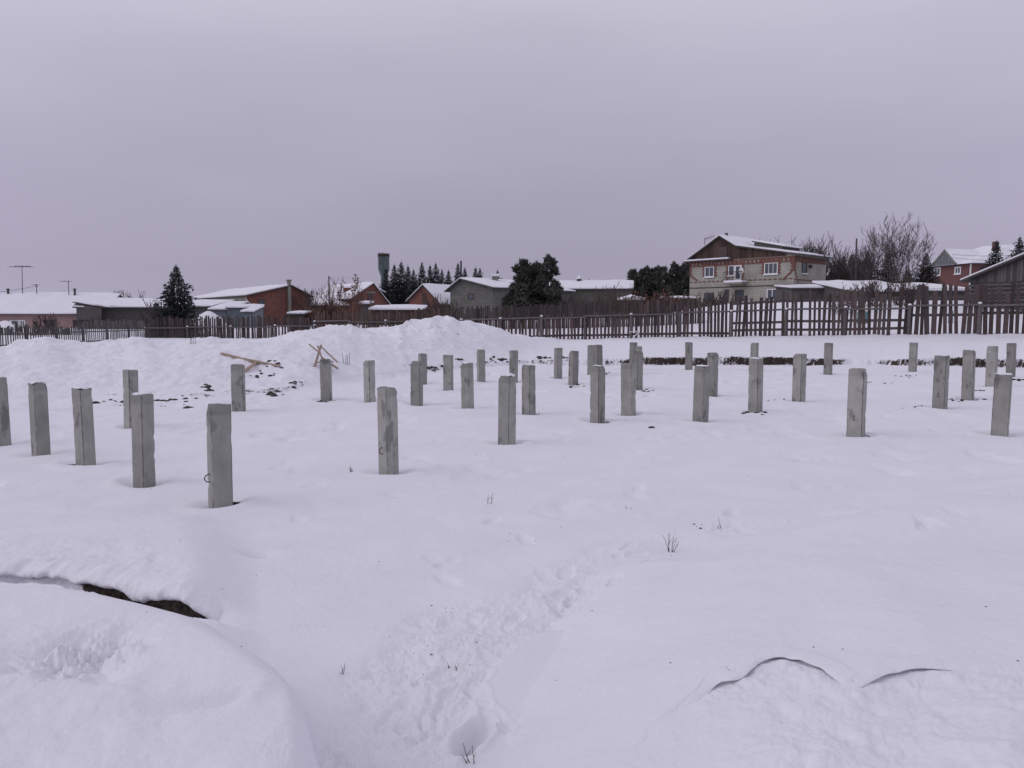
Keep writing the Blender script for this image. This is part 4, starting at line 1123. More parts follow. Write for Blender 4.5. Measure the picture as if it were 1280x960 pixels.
# wooden gable cladding
m = MB(); rr = random.Random(2); k = 0; x = -.35
def roofz(x):
    return float(np.interp(x, [-.5, 0, apx, kx, L1, L1+.5], [eL+.25-.3, eL+.25, apz, kz, eR+.12, eR+.05]))
while x < L1*.93:
    zt = min(roofz(x), roofz(x+.2))-.03; zb_ = eL+.02+(0 if x < L1*.5 else .0)
    if zt > zb_+.02:
        g = rr.uniform(.5, 1.4); m.cur = (g, g*.9, g*.85)
        m.hexa([A_+u_*(x)+nn*.02+Zv*zb_, A_+u_*(x+.195)+nn*.02+Zv*zb_, A_+u_*(x+.195)-nn*.0+Zv*zb_, A_+u_*x-nn*.0+Zv*zb_,
                A_+u_*(x)+nn*.05+Zv*(roofz(x)-.03), A_+u_*(x+.195)+nn*.05+Zv*(roofz(x+.195)-.03), A_+u_*(x+.195)+Zv*(roofz(x+.195)-.03), A_+u_*x+Zv*(roofz(x)-.03)])
    x += .2
m.build('gable_boards', M['gable_wood'], ro)
m = MB(); a0, z1 = zon(898, 309); a1, z0 = zon(909, 321.5); m.obox(A_, u_, nn, Zv, a0, a1, .055, .07, z0, z1); m.build('loft_door', M['shutter'], ro)
# pediment ledge with snow
m = MB(); a1, _ = zon(917, 320); m.obox(A_, u_, nn, Zv, -.4, a1, .06, .5, eL-.02, eL+.06); lg = m.build('ledge', M['roofing'], ro)
m = MB(); m.obox(A_, u_, nn, Zv, -.38, a1-.3, .062, .48, eL+.063, eL+.2); m.build('ledge_snow', M['snow'], lg)
# red frieze with dentils
def frieze(P0, d, n, L, z, name='frieze'):
    m = MB(); m.obox(P0, d, n, Zv, 0, L, .01, .05, z-.14, z-.012); m.obox(P0, d, n, Zv, 0, L, .01, .045, z-.52, z-.42)
    x = .03
    while x < L-.2:
        m.obox(P0, d, n, Zv, x, x+.2, .01, .065, z-.42+.002, z-.14-.002); x += .42
    m.build(name, M['redtrim'], ro)
frieze(A_, u_, nn, L1, eL-.02)
n2 = Vector((u_.x, u_.y, 0)); frieze(B2_, w_, n2, 6.4, eL-.02)
def trim(x0, x1, z0, z1, P0=A_, d=u_, n=nn, wd=.3, top=True):
    m = MB(); z = z0; k = 0
    while z < z1:
        e = wd if k % 2 == 0 else wd*.6
        m.obox(P0, d, n, Zv, x0-e, x0-.03, .01, .04, z, min(z+.145, z1)); m.obox(P0, d, n, Zv, x1+.03, x1+e, .01, .04, z, min(z+.145, z1)); z += .15; k += 1
    if top:
        m.obox(P0, d, n, Zv, x0-wd, x1+wd, .01, .05, z1+.02, z1+.2)
        x = x0-wd
        while x < x1+wd-.1: m.obox(P0, d, n, Zv, x, x+.12, .01, .045, z1+.202, z1+.32); x += .24
    m.build('window_trim', M['redtrim'], ro)
for c0_, c1_, r0, r1, cols in ((881.5,892.5,333.5,346),(911,917,332,344.5),(953.5,972,328.5,342.5)) and ((881.5,892.5,333.5,346,2),(911,918,332,344.5,1),(956,972,328.5,342.5,3)):
    q = winpx(ro, W1, nn, c0_, c1_, r0, r1, cols=cols, fw=.065)
    if c0_ < 900 or c0_ > 950: trim(q[0], q[1], q[2], q[3])
    else: trim(q[0], zon(927, 340)[0], q[2]-.8, q[3])
q = winpx(ro, W1, nn, 919, 926.5, 331.5, 350, cols=1, fw=.12, sill=False, name='balcony_door')
for c0_, c1_, r0, r1, cols, fr in ((881,892,366,378,2,'shutter'),(906,910.5,362,378,1,'shutter'),(919,929,362.5,378,1,'shutter'),(959,972,361,376,2,'white')):
    q = winpx(ro, W1, nn, c0_, c1_, r0, r1, cols=cols, fw=.09, frame=fr, sill=False)
# string courses
for r0 in (350.3, 358):
    _, zz = zon(935, r0); m = MB()
    if r0 < 355:
        x = .1; m.obox(A_, u_, nn, Zv, .1, L1-.05, .004, .012, zz-.012, zz+.012)
        while x < L1: m.obox(A_, u_, nn, Zv, x, x+.22, .008, .03, zz-.06, zz+.06); x += .5
    else: m.obox(A_, u_, nn, Zv, 0, L1, .008, .04, zz-.05, zz+.05)
    m.build('string_course', M['redtrim' if r0 < 355 else 'shutter'], ro)
# corner quoins and chevrons
m = MB(); a0, z1 = zon(990, 322); _, z0 = zon(990, 338); z = z0; k = 0
while z < z1:
    e = .34 if k % 2 == 0 else .22; m.obox(A_, u_, nn, Zv, L1-e, L1+.03, .012, .043, z, z+.14); m.obox(B2_, w_, n2, Zv, -.03, e, .012, .043, z, z+.14); z += .15; k += 1
for k in range(7):
    m.obox(A_, u_, nn, Zv, L1-.3-k*.13, L1-.1-k*.13, .012, .043, z0-.12-k*.12, z0-.0-k*.12); m.obox(B2_, w_, n2, Zv, .1+k*.1, .25+k*.1, .012, .043, z0-.12-k*.15, z0-k*.15)
m.build('quoins', M['redtrim'], ro)
m = MB(); m.obox(A_, u_, nn, Zv, 0, .2, .012, .043, zon(863, 345)[1], eL-.5)
for k in range(5): m.obox(A_, u_, nn, Zv, .1+k*.16, .3+k*.16, .012, .043, zon(863, 345)[1]-.12-k*.1, zon(863, 345)[1]-k*.1)
m.build('quoins', M['redtrim'], ro)
W2 = Wall(B2_, B2_+w_*6.4)
q = winpx(ro, W2, n2, 1002.5, 1008, 328, 341.5, cols=1, fw=.08, frame='shutter')
_, zz = W2.hit(1010, 350.5); m = MB(); m.obox(B2_, w_, n2, Zv, 0, 6.4, .008, .03, zz-.05, zz+.05); m.build('string_course', M['redtrim'], ro)
# balcony
a0, z0 = zon(911, 354.5); a1, _ = zon(934, 354.5)
m = MB(); m.obox(A_, u_, nn, Zv, a0, a1, .01, 1.0, z0-.12, z0+.05); bl = m.build('balcony', M['grey_wall'], ro)
m = MB(); m.obox(A_, u_, nn, Zv, a0+.02, a1-.02, .03, .98, z0+.053, z0+.25); m.build('snow_cover', M['snow'], bl)
m = MB(); k = a0
while k < a1+.01: m.tube([A_+u_*k+nn*.96+Zv*(z0+.05), A_+u_*k+nn*.96+Zv*(z0+1.05)], [.022, .022], 4); k += .16
m.tube([A_+u_*a0+nn*.96+Zv*(z0+1.05), A_+u_*a1+nn*.96+Zv*(z0+1.05)], [.03, .03], 4); m.build('railing', M['steel'], bl)
dz = thing('satellite_dish', A_+u_*(zon(933, 343)[0])+nn*.9+Zv*zon(933, 347)[1], 'round white satellite dish on the balcony of the two-storey house', 'satellite dish')
m = MB(); c = A_+u_*zon(933, 339)[0]+nn*.95+Zv*zon(933, 339)[1]
ax = (-nn).cross(Zv).normalized()
ring = [c+ax*(.24*math.cos(t*PI/9))+Zv*(.34*math.sin(t*PI/9)) for t in range(18)]; vs = [c-nn*.12]+ring; m.raw(vs+[v-nn*.02 for v in vs], [(0, i+1, (i+1) % 18+1) for i in range(18)]+[(19, 19+(i+1) % 18+1, 19+i+1) for i in range(18)]); m.build('dish', M['white'], dz)
m = MB(); m.tube([c-nn*.1-Zv*.1, c-nn*.1-Zv*.9], [.03, .03], 5); m.tube([c+nn*.3, c-Zv*.35], [.015, .015], 4); m.build('bracket', M['steel'], dz)
# downpipe, lamp, chimneys, tilted upper roof piece
m = MB(); q, zt = W2.hit(1011, 331); m.obox(B2_, w_, n2, Zv, q, q+.25, .02, .25, zt-.3, zt); m.build('junction_box', M['shutter'], ro)
m = MB(); q1 = A_+u_*(kx+.2)+w_*2.4+Zv*(kz+.62); m.hexa([q1+u_*0, q1+u_*3.4-Zv*.75, q1+u_*3.4+w_*3.6-Zv*.75, q1+w_*3.6, q1+u_*0+Zv*.1, q1+u_*3.4-Zv*.65, q1+u_*3.4+w_*3.6-Zv*.65, q1+w_*3.6+Zv*.1])
dm = m.build('dormer_roof', M['roofing'], ro)
m = MB(); q2 = q1+Zv*.103; m.hexa([q2, q2+u_*3.4-Zv*.75, q2+u_*3.4+w_*3.6-Zv*.75, q2+w_*3.6, q2+Zv*.16, q2+u_*3.4-Zv*.6, q2+u_*3.4+w_*3.6-Zv*.6, q2+w_*3.6+Zv*.16]); m.build('dormer_snow', M['snow'], dm)
m = MB(); m.hexa([q1+u_*.2-Zv*.8+w_*.1, q1+u_*3.2-Zv*1.1+w_*.1, q1+u_*3.2-Zv*1.1+w_*3.4, q1+u_*.2-Zv*.8+w_*3.4, q1+u_*.2-Zv*.06+w_*.1, q1+u_*3.2-Zv*.72+w_*.1, q1+u_*3.2-Zv*.72+w_*3.4, q1+u_*.2-Zv*.06+w_*3.4]); m.build('dormer_wall', M['dark_wood'], dm)
chimney(ro, 981, 307, 314, 75, .7, 'brick_grey', True)
m = MB(); q = A_+u_*apx+w_*1.0+Zv*(apz); m.tube([q-Zv*.1, q+Zv*.45], [.18, .16], 8); m.build('ridge_vent', M['roofing'], ro)
q = P(881, 304, 79); at_ = thing('roof_antenna', P(881, 312, 79), 'small antenna on a short mast at the left eave of the two-storey house', 'antenna')
m = MB(); m.tube([P(881, 313, 79), P(881, 297, 79)], [.04, .03], 5); m.build('mast', M['steel'], at_); m = MB(); m.tube([P(881, 299, 79), P(893, 295, 79)], [.03, .02], 4)
for k in range(4): qq = P(883+k*3, 298.5-k, 79); m.tube([qq-Zv*.25, qq+Zv*.25], [.015, .015], 4)
m.build('crossbar', M['steel'], at_)

# porch roof right of the house
def snow_shed(label, px0, px1, rt, y, mat='dark_wood', depth=4, rise=.35, snow=.28, y2=None, name='low_shed', zb=1.0):
    return lowshed(name, label, 'shed', px0, px1, rt, y, mat, rise=rise, depth=depth, snow=snow, y2=y2, zb=zb, group='low snow-roofed sheds behind the right fence')
snow_shed('dark lean-to with a flat snow roof at the right foot of the two-storey house', 990, 1058, 361.5, 66, depth=4, rise=.3, snow=.22)
snow_shed('wide low shed with rounded snow roof under the bare tree', 1068, 1154, 366, 60, depth=8, rise=1.0, snow=.35)
snow_shed('low snow-roofed shed between the bare tree and the grey barn', 1156, 1212, 365, 58, depth=6, rise=.6, snow=.35)
snow_shed('flat snow-covered hutch behind the board fence left of the two-storey house', 783, 804, 377, 62, depth=4, rise=.1, snow=.4)
snow_shed('thin snow-covered roof edge behind the fence, left foot of the two-storey house', 836, 872, 374.5, 64, depth=3, rise=.1, snow=.2)
# red brick house with hipped roof, right
yR = 110
def PX(px, row, y): q = P(px, row, y); return q
A3 = XY(1150, yR+6, 6); B3 = XY(1213, yR-4, 6); C3 = XY(1242, yR+8, 6)
zE = zrow(332, yR); 
root = thing('brick_house', (B3[0], B3[1]+5, 2), 'red brick house with hipped snowy roof and glazed gable at the right', 'house')
A3 = Vector((*A3, 0)); B3 = Vector((*B3, 0)); W3 = Wall(A3, B3); u3 = W3.d; w3 = -nout(u3); C3 = B3+w3*13; D3 = A3+w3*13
def prism(name, pts, z0, z1, mat, par):
    m = MB(); n = len(pts); m.raw([p+Zv*z0 for p in pts]+[p+Zv*z1 for p in pts], [tuple(range(n))[::-1], tuple(range(n, 2*n))]+[(i, (i+1) % n, (i+1) % n+n, i+n) for i in range(n)]); return m.build(name, M[mat], par)
prism('wall', [A3, B3, C3, D3], 1, zE, 'brick_house', root)
eo = .6; Ae, Be, Ce, De = A3-u3*eo-w3*eo, B3+u3*eo-w3*eo, C3+u3*eo+w3*eo, D3-u3*eo+w3*eo
zT = zrow(310.5, yR+4); R1 = A3+u3*4.5+w3*6.5+Zv*zT; R2 = C3-u3*3+w3*(-4.5)+Zv*zT
m = MB(); e = Zv*(zE+.02); m.raw([Ae+e, Be+e, Ce+e, De+e, R1, R2], [(0, 1, 5, 4), (1, 2, 5), (2, 3, 4, 5), (3, 0, 4), (3, 2, 1, 0)]); rf = m.build('roof', M['green_metal'], root)
m = MB(); e = Zv*(zE+.04); t = Zv*.18; base = [Ae+e, Be+e, Ce+e, De+e, R1+Zv*.02, R2+Zv*.02]; m.raw(base+[b_+t for b_ in base], [(6, 7, 11, 10), (7, 8, 11), (8, 9, 10, 11), (9, 6, 10), (0, 1, 7, 6), (1, 2, 8, 7), (2, 3, 9, 8), (3, 0, 6, 9)]); m.build('roof_snow', M['snow'], rf)
# glazed gable in front
g0, zg0 = W3.hit(1170, 331); g1, _ = W3.hit(1201, 331); ga, zga = W3.hit(1187, 312.5)
fo = -w3*.75
m = MB(); p0, p1, p2 = A3+u3*(g0)+fo+Zv*(zE+.1), A3+u3*g1+fo+Zv*(zE+.1), A3+u3*ga+fo+Zv*zga; bk = w3*5
m.raw([p0, p1, p2, p0+bk, p1+bk, p2+bk], [(0, 1, 2), (0, 2, 5, 3), (1, 4, 5, 2), (0, 3, 4, 1)]); gg = m.build('gable', M['green_metal'], root)
m = MB()
for k in range(9):
    f_ = k/8; b_ = p0+(p1-p0)*f_; x_ = (b_-p0).dot(u3); xa = (p2-p0).dot(u3); xb = (p1-p0).dot(u3); h_ = (p2.z-p0.z)*(x_/xa if x_ < xa else (xb-x_)/(xb-xa)); m.bar(b_-w3*.03, b_-w3*.03+Zv*max(h_, .05), .06, .08)
m.bar(p0-w3*.05, p2-w3*.05, .1, .2); m.bar(p2-w3*.05, p1-w3*.05, .1, .2)
for f_ in (.33, .66): m.bar(p0+(p2-p0)*f_-w3*.05, p1+(p2-p1)*f_-w3*.05, .06, .07)
m.build('gable_frame', M['grey_wall'], gg)
t = Zv*.16; m = MB(); m.raw([p0, p2, p2+bk, p0+bk, p0+t, p2+t, p2+bk+t, p0+bk+t, p1, p1+bk, p1+t, p1+bk+t], [(4, 5, 6, 7), (5, 10, 11, 6), (0, 1, 5, 4), (1, 8, 10, 5)]); m.build('gable_snow', M['snow'], gg)
n3 = nout(u3)
winpx(root, W3, n3, 1168, 1175.5, 334.5, 344.5, cols=2, fw=.14); winpx(root, W3, n3, 1194, 1201, 333.5, 342.5, cols=2, fw=.14)
m = MB(); q = B3+n3*.12; m.tube([q+Zv*1, q+Zv*(zE)], [.09, .09], 6); m.build('downpipe', M['white'], root)
chimney(root, 1244.5, 302, 318, yR-1, .6, 'brick_house', False)
# grey plank barn at the right edge
yB = 52
a = XY(1212, yB+1, 3); b = XY(1352, yB-6, 3); Wb = Wall(a, b); ap, zap = Wb.hit(1312, 309.5)
zl_ = Wb.hit(1212, 350)[1]
ro, A_b, u_b, w_b, _ = house('plank_barn', 'dark grey plank barn with a pitched snowy roof cut by the right edge', 'barn', a, b, 9, 1.0, [(0, zl_), (ap, zap), (Wb.L, zap-.8)], 'u', 'dark_wood', snow=.2, oh=.5, ohe=.5)
m = MB(); nb = nout(u_b); x = 0; rr = random.Random(6)
while x < Wb.L-.25:
    zt = float(np.interp(x, [0, ap, Wb.L], [zl_, zap, zap-.8]))-.04; zt2 = float(np.interp(x+.2, [0, ap, Wb.L], [zl_, zap, zap-.8]))-.04
    g = rr.uniform(.55, 1.3); m.cur = (g, g, g*1.05); zb_ = zl_-.25+rr.uniform(-.05, .05)
    m.hexa([A_b+u_b*x+nb*.05+Zv*zb_, A_b+u_b*(x+.2)+nb*.05+Zv*zb_, A_b+u_b*(x+.2)+nb*.01+Zv*zb_, A_b+u_b*x+nb*.01+Zv*zb_, A_b+u_b*x+nb*.05+Zv*zt, A_b+u_b*(x+.2)+nb*.05+Zv*zt2, A_b+u_b*(x+.2)+nb*.01+Zv*zt2, A_b+u_b*x+nb*.01+Zv*zt]); x += .22
m.build('gable_boards', M['dark_wood'], ro)
m = MB(); zb_ = zl_-.3; 
for k in range(9): m.obox(A_b, u_b, nb, Zv, 0, Wb.L, .02, .12, zb_-.2-k*.26, zb_-k*.26-.02)
m.cur = (.6, .6, .6); m.build('log_wall', M['dark_wood'], ro)

# ---------- trees ----------
def spruce_meshes(seed, H, R, dens=1.0, snow=False):
    r = random.Random(seed); m = MB(); t = MB()
    t.tube([(0, 0, -.3), (0, 0, H*.5), (0, 0, H)], [H*.018, H*.01, H*.002], 6)
    n = int(H*5.5*dens); 
    for k in range(n):
        f = (k+r.random())/n; z = H*(.06+.93*f); rad = R*(1-f)**.9*(.8+.35*r.random())+.05
        nb = max(4, int(9*(1-f)+5))
        for j in range(nb):
            a = 2*PI*(j+r.random())/nb; L = rad*r.uniform(.55, 1.25)
            dx, dy = math.cos(a), math.sin(a); dro = -.25*(1-f)+.45*f*1.2
            g = r.uniform(.45, 1.6); m.cur = (g, g, g)
            seg = max(3, int(L/.28)); 
            for q in range(seg):
                s = (q+.5)/seg; zc = z+L*s*dro+L*.22*s*s; w = (.10+.22*L*(1-s)*.5)+.05
                px_, py_ = dx*L*s, dy*L*s
                for e in range(2):
                    sx = r.uniform(-1, 1)*w; l2 = L/seg*1.3
                    p0 = Vector((px_-dy*sx, py_+dx*sx, zc+r.uniform(-.1, .06)))
                    m.face([p0, p0+Vector((dx*l2+dy*w*.35, dy*l2-dx*w*.35, -.03-r.random()*.1)), p0+Vector((dx*l2*.6-dy*w*.4, dy*l2*.6+dx*w*.4, -.16*r.random()+.05))])
                    if e == 0: m.face([p0, p0+Vector((dx*l2*.5, dy*l2*.5, .05)), p0+Vector((dx*l2*.3, dy*l2*.3, -.18-.1*r.random()))])
    # leader tuft
    m.tube([(0, 0, H*.96), (0, 0, H*1.02)], [.06, .02], 4)
    return t, m
PR = {}
def tree_copy(key, loc, sc, rz, label, cat, group=None, sxy=None):
    src = PR[key]
    root = thing(src['name'], loc, label, cat, group); root.rotation_euler.z = rz; root.scale = (sxy or sc, sxy or sc, sc)
    for nm, me_ in src['parts']:
        o = bpy.data.objects.new(nm, me_); COL.objects.link(o); o.parent = root
    return root
def mk(key, name, parts):
    L = []
    for nm, mb, mat in parts:
        o = mb.build(nm, M[mat], None, origin=(0, 0, 0)); L.append((nm, o.data)); bpy.data.objects.remove(o)
    PR[key] = dict(name=name, parts=L)
t, m = spruce_meshes(1, 6.2, 2.0, 1.5); mk('spruce_big', 'spruce_tree', [('trunk', t, 'bark'), ('crown', m, 'spruce')])
for k in range(3):
    t, m = spruce_meshes(20+k, 10, 1.9+.25*k, 1.15); mk('spruce%d' % k, 'spruce_tree', [('trunk', t, 'bark'), ('crown', m, 'spruce')])
# big spruce left
q = P(220, 331, 66); tree_copy('spruce_big', (q.x, 66, -.1), (q.z+.1)/6.25, .3, 'large dark spruce standing behind the left fence', 'spruce')
q = P(208, 371, 67); 
row_l = ['first spruce of the row, right against the water tower shaft','second spruce of the row right of the water tower','tall spruce, third of the row right of the water tower','fourth spruce of the row, slightly lower than its neighbour','fifth spruce of the row, lowest near the brick gable','tall spruce left of the gap above the small brick house','slim spruce above the small brick house ridge','spruce above the right slope of the small brick house roof','short spruce, right of the roof peak trees','short spruce just left of the bushy one near the barn gable','bushy spruce standing over the barn gable','low slim spruce at the end of the row by the barn roof']
sp = [(482.5,335,118),(493,331,122),(501.5,327.5,118),(510,332,124),(517,337,120),(527.5,328,124),(537.5,331,128),(544.5,329,124),(552.5,337,130),(560.5,337.5,128),(572.5,329,120),(581,335,128)]
rt = random.Random(5)
for i, ((c, r, y), lb) in enumerate(zip(sp, row_l)):
    q = P(c, r, y); s = (q.z+.2)/10; tree_copy('spruce%d' % (i % 3), (q.x, y, -.2), s, rt.uniform(0, 6), lb, 'spruce', 'row of spruces behind the water tower', sxy=s*rt.uniform(.95, 1.2))
for i, (c, r, y, lb) in enumerate([(594.5,334,125,'spruce of the twin tops over the barn roof, left one'),(600,335,126,'spruce of the twin tops over the barn roof, right one'),
        (622,338,125,'small spruce top showing behind the barn roof vent'),(761,351.5,140,'tiny spruce top above the right barn roof'),
        (736,348.5,140,'tiny spruce top left of the pipes on the right barn'),
        (1085,314,78,'dark spruce under the left part of the bare tree'),(1112,311,80,'dark spruce in the middle beneath the bare tree'),
        (1136,334,80,'low dark spruce between the bare tree and the brick house'),
        (1158,316,88,'slim spruce at the left corner of the red brick house'),(1246,301,85,'spruce in front of the red brick house chimney'),(1275,296,80,'spruce at the right edge rising behind the plank barn'),
        (1040,335,84,'dim low spruce just right of the two-storey house')]):
    q = P(c, r, y); zb = terrain_z(q.x, y)-.2 if y < 100 else -.2; s = (q.z-zb)/10; tree_copy('spruce%d' % (i % 3), (q.x, y, zb), s, rt.uniform(0, 6), lb, 'spruce', 'scattered spruces among the houses', sxy=s*(1.1 if c < 1000 else 1.45))
# pines
def pine_meshes(seed, H, W, lobes, dens=1.0):
    r = random.Random(seed); m = MB(); t = MB()
    t.tube([(0, 0, -.3), (.05, 0, H*.4), (0, .05, H*.9)], [H*.03, H*.022, H*.006], 7)
    for k in range(9):
        a = r.uniform(0, 2*PI); z = H*r.uniform(.2, .75); L = W*.4; t.tube([(0, 0, z), (math.cos(a)*L, math.sin(a)*L, z+L*.4)], [H*.01, H*.004], 5)
    for (cx, cy, cz, rx, rz_) in lobes:
        n = int(220*rx*rz_*dens)
        for _ in range(n):
            a = r.uniform(0, 2*PI); b = math.acos(r.uniform(-1, 1)); q = r.uniform(.35, 1.0)**.6*(1+.18*math.sin(3*a+seed)*math.sin(4*b))
            p = Vector((cx+rx*q*math.sin(b)*math.cos(a), cy+rx*q*math.sin(b)*math.sin(a), cz+rz_*q*math.cos(b)))
            g = r.uniform(.4, 1.7); m.cur = (g, g, g*.95)
            for e in range(5):
                d = Vector((r.gauss(0, 1), r.gauss(0, 1), r.gauss(.7, .8))).normalized()*r.uniform(.14, .34); s_ = d.cross(Vector((r.gauss(0, 1), r.gauss(0, 1), r.gauss(0, 1)))).normalized()*.035*2
                m.face([p-s_, p+s_, p+d])
    return t, m
def rnd_lobes(seed, H, W, n=22, low=.12):
    r = random.Random(seed); L = []
    for k in range(n):
        f = low+(1-low)*(k+.5)/n; wr = W*.5*min(1.0, (1.05-f)**.55*1.1); a = r.uniform(0, 2*PI); q = r.uniform(.3, .85)*wr
        s = W*.125*(1.25-f*.6)*r.uniform(.7, 1.3)
        L.append((math.cos(a)*q, math.sin(a)*q, H*f-s*.3, s, s*.85))
    return L
for k, (H, W) in enumerate(((5.2, 3.6), (5.6, 3.3), (5, 4.4))):
    t, m = pine_meshes(40+k, H, W, rnd_lobes(50+k, H, W, 34), 2.2); mk('pine%d' % k, 'pine_tree', [('trunk', t, 'bark'), ('crown', m, 'pine')])
pines = [(652,329,70,0,1.05,'left of the two dark pines in front of the grey barn'),(685,325.5,70,1,1.05,'right, taller of the two dark pines in front of the grey barn'),(667,334,71.5,2,.8,'shorter dark pine filling the gap between the two big pines')]
for c, r, y, k, sx, lb in pines:
    q = P(c, r, y); H = (5.2, 5.6, 5)[k]; s = (q.z+.1)/H/.97; tree_copy('pine%d' % k, (q.x, y, -.1), s, c, lb, 'pine', 'dark pines by the grey barn', sxy=s*sx*.88)
wood_ = [(793,340,'leftmost pine of the dark grove beside the two-storey house'),(806,337.5,'second pine from the left in the dark grove'),(818,338,'pine in the dip of the dark grove'),(830,337,'middle pine of the dark grove right of the dip'),(842,333,'tallest pine of the dark grove'),(855,334,'pine of the dark grove nearest the two-storey house'),(867,336,'pine hidden partly by the left wall of the two-storey house')]
for i, (c, r, lb) in enumerate(wood_):
    y = 105+(i % 3)*4; q = P(c, r, y); H = (5.2, 5.6, 5)[i % 3]; s = (q.z+.2)/H/.97; tree_copy('pine%d' % (i % 3), (q.x, y, -.2), s, c, lb, 'pine', 'dark pine grove left of the two-storey house', sxy=s*.8)
# bare trees and bushes
def branchy(m, p, d, L, r, depth, rng, spread=.5, up=.15, kids=(2, 4), shrink=.72, minr=.012, leaves=None, jit=.18):
    seg = 3; pts = [p]; rad = [r]; dd = d.copy()
    for k in range(seg):
        dd = (dd+Vector((rng.gauss(0, jit), rng.gauss(0, jit), up*.5))).normalized(); pts.append(pts[-1]+dd*L/seg); rad.append(max(minr, r*(1-.4*(k+1)/seg)))
    m.tube(pts, rad, 5 if r > .05 else 3, cap=False)
    if leaves is not None and depth <= 1:
        for q in pts[1:]:
            if rng.random() < leaves[1]:
                for e in range(3):
                    c = q+Vector((rng.gauss(0, .1), rng.gauss(0, .1), rng.gauss(0, .1))); s = .09
                    g = rng.uniform(.6, 1.4); leaves[0].cur = (g, g, g)
                    leaves[0].face([c, c+Vector((rng.gauss(0, s), rng.gauss(0, s), rng.gauss(0, s))), c+Vector((rng.gauss(0, s), rng.gauss(0, s), rng.gauss(0, s)))])
    if depth == 0: return
    n = rng.randint(*kids)
    for k in range(n):
        f = rng.randint(1, seg); q = pts[f] if k else pts[-1]
        a = Vector((rng.gauss(0, 1), rng.gauss(0, 1), rng.gauss(0, .6))).normalized()
        nd = (dd+a*spread*(1 if k else .5)+Vector((0, 0, up))).normalized()
        branchy(m, q, nd, L*shrink*rng.uniform(.8, 1.15), max(minr, rad[f]*.66), depth-1, rng, spread, up, kids, shrink, minr, leaves, jit)
def baretree(name, label, cat, px, rt, y, zb, width, stems, depth, seed, mat='bark', group=None, leaves=0, minr=.012, L=None, spread=.5, r0=.1, kids=(3, 4)):
    top = P(px, rt, y).z; H = top-zb; x = P(px, rt, y).x; rng = random.Random(seed)
    root = thing(name, (x, y, zb), label, cat, group); m = MB(); lv = MB()
    for k in range(stems):
        a = 2*PI*(k+rng.random())/stems; d = Vector((math.cos(a)*width, math.sin(a)*width*.6, 1)).normalized()
        branchy(m, Vector((x+d.x*.2, y+d.y*.2, zb-.1)), d, (L or H*.36), r0, depth, rng, spread, .18, kids, .72, minr, (lv, leaves) if leaves else None)
    # scale to the exact height
    vs = np.array(m.v); k_ = H/max(.1, vs[:, 2].max()-zb)
    fix = lambda V: [((a-x)*k_+x, (b-y)*k_+y, (c-zb)*k_+zb) for a, b, c in V]
    m.v = fix(m.v); m.build('trunk' if stems < 3 else 'stems', M[mat], root)
    if leaves and lv.v: lv.v = fix(lv.v); lv.build('leaves', M['leaf'], root)
    return root
baretree('bare_tree', 'tall bare tree with fan of fine branches between the two houses at right', 'tree', 1112, 263, 66, 2.6, .62, 5, 5, 7, minr=.012, r0=.11, spread=.62, kids=(2, 4))
baretree('bare_tree', 'smaller bare tree leaning left of the tall bare one', 'tree', 1072, 285, 68, 2.6, .5, 4, 4, 17, minr=.014, r0=.09)
g_ = 'bare bushes and saplings around the houses'
bl_ = [(985,294,84,9,'bare thicket behind the snowy roof end, left part'),(1005,292,86,10,'bare thicket rising over the middle of the house roof end'),(1025,298,84,11,'bare thicket behind the right corner of the two-storey house'),(1045,303,82,12,'bare thicket right beside the two-storey house'),(1060,309,80,13,'bare thicket next to the tall utility pole')]
for c, r, y, sd, lb in bl_: baretree('bare_bush', lb, 'bush', c, r, y, 1.8, .35, 7, 4, sd, group=g_, minr=.02, r0=.08)
for c, r, y, zb, sd, st, lb in [(158,361,100,0,21,6,'small bare bush top over the wooden shed roof'),(382,353,104,0,22,7,'bare bush right behind the brick workshop'),(393,358,98,0,23,6,'bare bush left of the broad snowy roof'),
        (775,350,92,0,24,6,'bare bush at the right end of the long barn'),(740,358,84,0,25,6,'thin bare bush before the right-hand barn'),(760,360,82,0,26,6,'low bare bush in front of the barn near the grove'),
        (62,390,70,0,27,4,'bare bush in front of the pink house windows'),(35,398,66,0,28,3,'low bare bush in front of the pink house, left one'),(546,366,80,0,29,7,'bare bush against the small brick house roof'),
        (560,372,78,0,30,6,'bare bush at the left corner of the grey barn'),(900,362,66,.9,31,6,'bare bush before the lower wall of the two-storey house'),(884,366,65,.9,32,6,'low bare bush by the left lower window of the two-storey house'),
        (1090,345,54,2.0,33,7,'bare shrub behind the fence under the utility pole'),(1130,335,54,2.0,34,6,'bare shrub behind the fence right of the tall bare tree'),(1060,352,52,1.6,35,6,'bare shrub behind the fence near the lean-to'),
        (200,372,68,0,36,7,'bare bush touching the left side of the big spruce'),(700,366,74,0,37,6,'bare bush right of the pines before the barn')]:
    baretree('bare_bush', lb, 'bush', c, r, y, zb, .5, st, 3, sd, mat='twig', group=g_, minr=.014 if y < 60 else .02, r0=.05)
baretree('leafy_bush', 'ragged bush holding brown dead leaves in front of the broad snowy roof', 'bush', 432, 343, 70, 0, .5, 6, 4, 41, mat='twig', leaves=.32, minr=.014, r0=.06, kids=(2, 3))
for c, r, y, sd, lb in [(800,366,60,42,'rusty brown bush behind the board fence, left one'),(820,362,61,43,'rusty brown bush behind the board fence, middle one'),(842,366,62,44,'rusty brown bush behind the board fence near the house'),(405,374,68,45,'low brown-leaved bush left of the ragged bush')]:
    baretree('leafy_bush', lb, 'bush', c, r, y, .2, .8, 9, 3, sd, mat='twig', leaves=.45, minr=.02, r0=.05, group='rusty brown bushes behind the fences')

